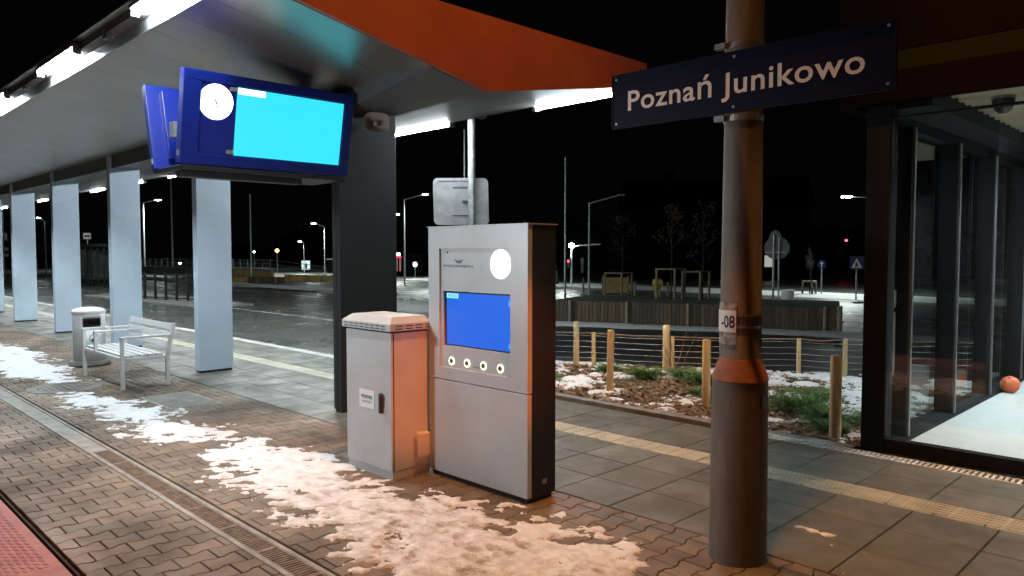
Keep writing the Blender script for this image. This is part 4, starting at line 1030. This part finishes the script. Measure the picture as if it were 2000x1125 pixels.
# ---- bus stop area on the left
t = thing('bus_shelter', 'dark framed glass bus shelter across the road at the left', 'bus shelter', B(-41.6, 11.75), 0)
W2 = 2.6
for k in range(6): MB().box(-W2+k*1.04-.04, -W2+k*1.04+.04, -.04, .04, 0, 2.1).build('post', M['darkmetal'], t)
MB().box(-W2-.1, W2+.1, -.2, 1.3, 2.1, 2.24).build('roof', M['darkmetal'], t)
MB().box(-W2, W2, -.006, .006, .25, 2.05).build('pane', M['glass'], t); MB().box(-W2, W2, -.03, .03, .12, .2).build('rail', M['darkmetal'], t)
MB().box(-W2+.02, -W2+.9, .05, 1.2, .3, 1.95).build('poster_case', M['wallfar'], t)
t = thing('bus_stop_sign', 'small white bus stop sign above the bus shelter', 'bus stop sign', B(-43.6, 12.0), R(45))
MB().cyl((0, 0, 0), (0, 0, 2.65), .03, n=8).build('post', M['galv'], t); MB().box(-.24, .24, -.03, .01, 2.5, 2.9).build('panel', M['darkmetal'], t)
MB().box(-.20, .20, -.036, -.03, 2.54, 2.86).build('sign_face', M['letter'], t)
MB().box(-.15, .15, -.041, -.036, 2.65, 2.75).box(-.11, -.06, -.041, -.036, 2.61, 2.65).box(.06, .11, -.041, -.036, 2.61, 2.65).build('bus_symbol', M['ink'], t)
t = thing('guard_barrier', 'dark green metal barrier railing at the kerb island', 'barrier', B(-26.7, 9.75), R(17.5))
for k in range(7):
    x = -1.75+k*.58; MB().box(x-.035, x+.035, -.035, .035, 0, 1.06).box(x-.03, x+.03, -.45, .05, 0, .05).build('post', M['darkmetal'], t)
MB().box(-1.8, 1.8, -.02, .02, .95, 1.0).box(-1.8, 1.8, -.02, .02, .12, .16).build('rail', M['darkmetal'], t)
tag(MB().box(-34, -24, 9.6, 11.4, ROADZ-.05, ROADZ+.07, Matrix.Translation((-27.5, 10.6, 0)) @ Matrix.Rotation(R(4), 4, 'Z') @ Matrix.Translation((27.5, -10.6, 0))).build('bus_island', M['concrete'], bevel=.03), kind='structure')
tag(snow_sheet('bus_island_snow', -34, -24, 10.2, 12.2, .12, band(10.5, 11.9, 61, .8, .15), M['snowfar'], ROADZ+.068), 'thin snow lying around the barrier railing')
# long railing with ramp
t = thing('ramp_railing', 'long pale concrete ramp wall with steel railing far across the road', 'railing', (0, 0, 0))
r0, r1 = Vector(B(-75, 19.5)), Vector(B(-47.5, 24.2)); dv2 = (r1-r0).normalized(); nv2 = Vector((-dv2.y, dv2.x, 0)); L2 = (r1-r0).length
g = MB(); g.add([r0, r1, r1+nv2*.3, r0+nv2*.3]+[p+Vector((0, 0, z)) for p, z in ((r0, .62), (r1, .62), (r1+nv2*.3, .62), (r0+nv2*.3, .62))], [(0, 1, 5, 4), (1, 2, 6, 5), (2, 3, 7, 6), (3, 0, 4, 7), (4, 5, 6, 7)]); g.build('ramp_wall', M['wallfar'], t)
g = MB()
for z in (.70, 1.0, 1.27): g.cyl(r0+Vector((0, 0, z)), r1+Vector((0, 0, z)), .022, n=6)
e1 = r1+dv2*6+Vector((0, 0, .35))
for z in (0, .27, .55): g.cyl(r1+Vector((0, 0, .72+z)), e1+Vector((0, 0, z-.1)), .022, n=6)
g.build('rail', M['galv'], t)
g = MB()
for k in range(34):
    p = r0+dv2*(L2*k/33); g.cyl(p+Vector((0, 0, .6)), p+Vector((0, 0, 1.27)), .025, n=6)
for k in range(130):
    p = r0+dv2*(L2*k/129); g.cyl(p+Vector((0, 0, .7)), p+Vector((0, 0, 1.27)), .008, n=3)
g.build('baluster', M['galv'], t)
def board_fence(a, b, h0, h1, label, m):
    t = thing('board_wall', label, 'fence', (0, 0, 0), 0, 'ochre board retaining walls far across the road')
    a = Vector(B(*a)); b = Vector(B(*b)); d = (b-a); L = d.length; d.normalize(); n_ = Vector((-d.y, d.x, 0)); g = MB(); s_ = 0
    while s_ < L:
        h = h0+(h1-h0)*s_/L+random.uniform(-.01, .01); p = a+d*s_; q = a+d*(min(L, s_+.17)); g.add([p, q, q+n_*.06, p+n_*.06]+[v+Vector((0, 0, h)) for v in (p, q, q+n_*.06, p+n_*.06)], [(0, 1, 5, 4), (1, 2, 6, 5), (2, 3, 7, 6), (3, 0, 4, 7), (4, 5, 6, 7)]); s_ += .18
    g.build('boards', m, t)
    g = MB(); s_ = .5
    while s_ < L: p = a+d*s_-n_*.04; g.cyl(p, p+Vector((0, 0, h1)), .05, n=6); s_ += 1.1
    g.build('post', M['plankpost'], t)
board_fence((-41.3, 17.1), (-39.6, 18.8), .38, .38, 'short bright ochre board wall next to the nearest pale column', M['ochre'])
board_fence((-39.6, 18.85), (-38.2, 20.3), .40, .34, 'dark slotted board wall in the middle of the far verge', M['plank'])
board_fence((-44.5, 20.2), (-42.0, 21.5), .70, .5, 'upper ochre board wall below the ramp railing', M['ochre'])
board_fence((-40.7, 21.6), (-38.1, 23.3), .42, .38, 'long ochre board wall running to the dark column', M['ochre'])
# poster panel with a walker
t = thing('poster_panel', 'white backlit poster panel with dark figure far across the road', 'poster panel', B(-55.9, 31.6), R(45))
MB().box(-.42, .42, -.02, .10, .25, 1.12).build('case', M['darkmetal'], t); f = MB().box(-.36, .36, -.026, -.02, .30, 1.06).build('lit_face', emit('poster_glow', (.75, .95, .95), .85), t)
g = MB(); disc(g, lambda u, v: (.02+u, -.029, .86+v), .055, n=14); g.add([(-.08, -.029, .80), (.12, -.029, .80), (.14, -.029, .56), (.08, -.029, .33), (-.02, -.029, .33), (-.09, -.029, .56)], [tuple(range(6))]); g.build('figure', M['ink'], f)
t = thing('kiosk_hut', 'small dark hut right behind the poster panel', 'hut', B(-54.3, 33.2), R(45))
MB().box(-.5, 1.3, 0, 1.5, 0, 1.15).build('wall', M['housefar'], t); MB().box(-.6, 1.4, -.1, 1.6, 1.15, 1.25).build('roof', M['roof'], t); MB().box(.3, 1.1, -.02, -.001, .35, .9).build('shutter', M['signback'], t)
# far shops and house
t = thing('lit_shop', 'far shop front with red and white lit sign', 'shop', B(-43.3, 31.3), R(42))
MB().box(-2.0, 2.2, 0, 3, 0, 1.7).build('wall', M['housefar'], t); MB().box(-.55, .5, -.06, 0, 1.55, 1.75).build('sign', emit('white_sign', (.9, 1, 1), 5), t)
MB().box(-.6, .6, -.05, 0, 1.40, 1.50).build('red_strip', emit('red_strip', (1, .02, .05), 3.5), t)
for x in (-.5, -.15, .25, .5): MB().box(x-.06, x+.06, -.03, 0, .4, 1.36).build('window', emit('pink_window', (.9, .35, .4), .22), t)
MB().box(-.45, .15, -.03, 0, .1, .7).build('door', emit('door_glow', (.6, .8, .75), .10), t)
t = thing('green_shop', 'far building with a green and yellow lit sign', 'shop', B(-41.5, 34.8), R(42))
MB().box(-1.0, 2.4, 0, 3, 0, 1.75).build('wall', M['housefar'], t)
MB().box(-.05, .50, -.05, 0, 1.35, 1.60).build('green_sign', emit('green_sign', (.05, 1, .12), 3), t); MB().box(-.45, -.08, -.05, 0, 1.22, 1.42).build('yellow_sign', emit('yellow_sign', (1, .9, .1), 2.5), t)
MB().box(-.4, .4, -.03, 0, .5, 1.1).build('window', emit('shop_window', (.6, .9, .8), .10), t)
t = thing('light_totem', 'small white lit totem in front of the far shop', 'totem', B(-42.0, 32.2), R(42))
MB().cyl((0, 0, 0), (0, 0, .75), .03, n=6).build('post', M['lamp'], t); MB().lathe([(.05, .72), (.15, .78), (.17, .95), (.10, 1.08)], 12).build('lamp', emit('totem_glow', (.8, 1, 1), 2.2), t)
t = thing('dark_house', 'dark house with one warm lit window beyond the roundabout', 'house', B(-24.5, 42), R(30))
MB().box(-6, 6, 0, 7, 0, 4.6).build('wall', M['housefar'], t); rf = MB().prism([(-.4, 4.6), (7.4, 4.6), (3.5, 7.0)], lambda p: (-6.3, p[0], p[1]), lambda p: (6.3, p[0], p[1])).build('roof', M['housefar'], t)
MB().box(-3.4, -2.6, 2.5, 3.2, 6.2, 7.6).build('chimney', M['housefar'], rf)
MB().box(2.2, 2.72, -.04, 0, 2.0, 3.1).build('window', emit('warm_window', (1, .55, .15), .75), t)
MB().box(3.3, 3.9, -.04, 0, .85, 1.6).build('window', emit('pale_window', (.8, .9, .75), .35), t)
t = thing('orange_lamp', 'round orange lamp glowing far between the pale and dark columns', 'lamp', B(-60, 31.2))
MB().cyl((0, 0, 0), (0, 0, 1.95), .04, n=6).build('post', M['lamp'], t); MB().lathe([(.02, 1.80), (.14, 1.86), (.16, 1.97), (.10, 2.08), (.02, 2.1)], 12).build('globe', emit('orange_globe', (1, .55, .12), 14), t)
for x, y, z, lab in ((-68, 33, 1.75, 'tiny white far lamp left of the orange lamp'), (-66, 27, .95, 'tiny white far lamp low beside the nearest pale column'), (-60, 23, .80, 'dim flat far lamp behind the ramp railing left of the pale column')):
    t = thing('far_lamp', lab, 'lamp', B(x, y), 0, 'tiny far lamps'); MB().cyl((0, 0, 0), (0, 0, z), .03, n=6).build('post', M['lamp'], t)
    MB().lathe([(.02, z), (.10, z+.05), (.11, z+.13), (.02, z+.2)], 10).build('globe', emit('far_glow', (.9, 1, .97), 10), t)
# dark tree line on the horizon
def treeline(name, x0, x1, y, h, seed, label):
    rr = random.Random(seed); g = MB()
    for k in range(2600):
        x = rr.uniform(x0, x1); hh = h*(.55+.45*math.sin(x*.13+seed)*math.sin(x*.037+1)); z = rr.random()**.8*hh; s_ = rr.uniform(.5, 1.3); yy = y+rr.uniform(0, 6)
        e = Euler((rr.uniform(0, 6), rr.uniform(0, 6), rr.uniform(0, 6))).to_matrix(); p = Vector((x, yy, z))
        g.add([p+e @ Vector(v) for v in ((-s_, 0, 0), (0, -s_*.6, 0), (s_, 0, 0), (0, s_*.6, 0))], [(0, 1, 2, 3)])
    tag(g.build(name, M['verge'], fix=False), label, None, kind='stuff')
treeline('far_wood', -190, 20, 82, 7, 2, 'dark far wood along the horizon')


# ================================================================== ADDED LIGHTS OUT OF VIEW, ASSUMED FROM A TRAIN AT THE PLATFORM
light('assumed_train_window_light', 'SPOT', (-5.3, .72, 2.0), 150, (.95, .98, 1.0), None, shadow_soft_size=.12, spot_size=R(140), spot_blend=.5).rotation_euler = (R(82), 0, 0)  # added white spot for the kiosk front and snow, no window built
light('assumed_door_warning_light', 'POINT', (-4.6, .72, 1.1), 3.0, (1, .12, .08), None, shadow_soft_size=.05)  # assumed red lamp out of view, added to tint the step

# added sodium spot out of view, narrowed to the cabinet side and kiosk edge
t = thing('added_cabinet_spot', 'added narrow sodium spot out of view, aimed at the cabinet side', 'floodlight', (8.0, 1.7, 0))
MB().cyl((0, 0, 0), (0, 0, 4.5), .07, .05, 12).build('post', M['galv'], t, smooth=True)
MB().box(-.12, .10, -.2, .2, 4.5, 4.8).build('lamp_head', M['lamp'], t, bevel=.02)
fl = light('lamp_light', 'SPOT', (-.20, 0, 4.62), 3700, (1.0, .14, .012), t, spot_size=R(5.7), spot_blend=.7, shadow_soft_size=.10)
fl.rotation_euler = (Vector((-3.95-7.8, 3.50-1.7, .85-4.62))).to_track_quat('-Z', 'Y').to_euler()
light('assumed_door_warning_light', 'POINT', (-.9, .60, .8), 5, (1, .16, .08), None, shadow_soft_size=.05)  # second assumed red lamp out of view, added to redden the right-hand paving
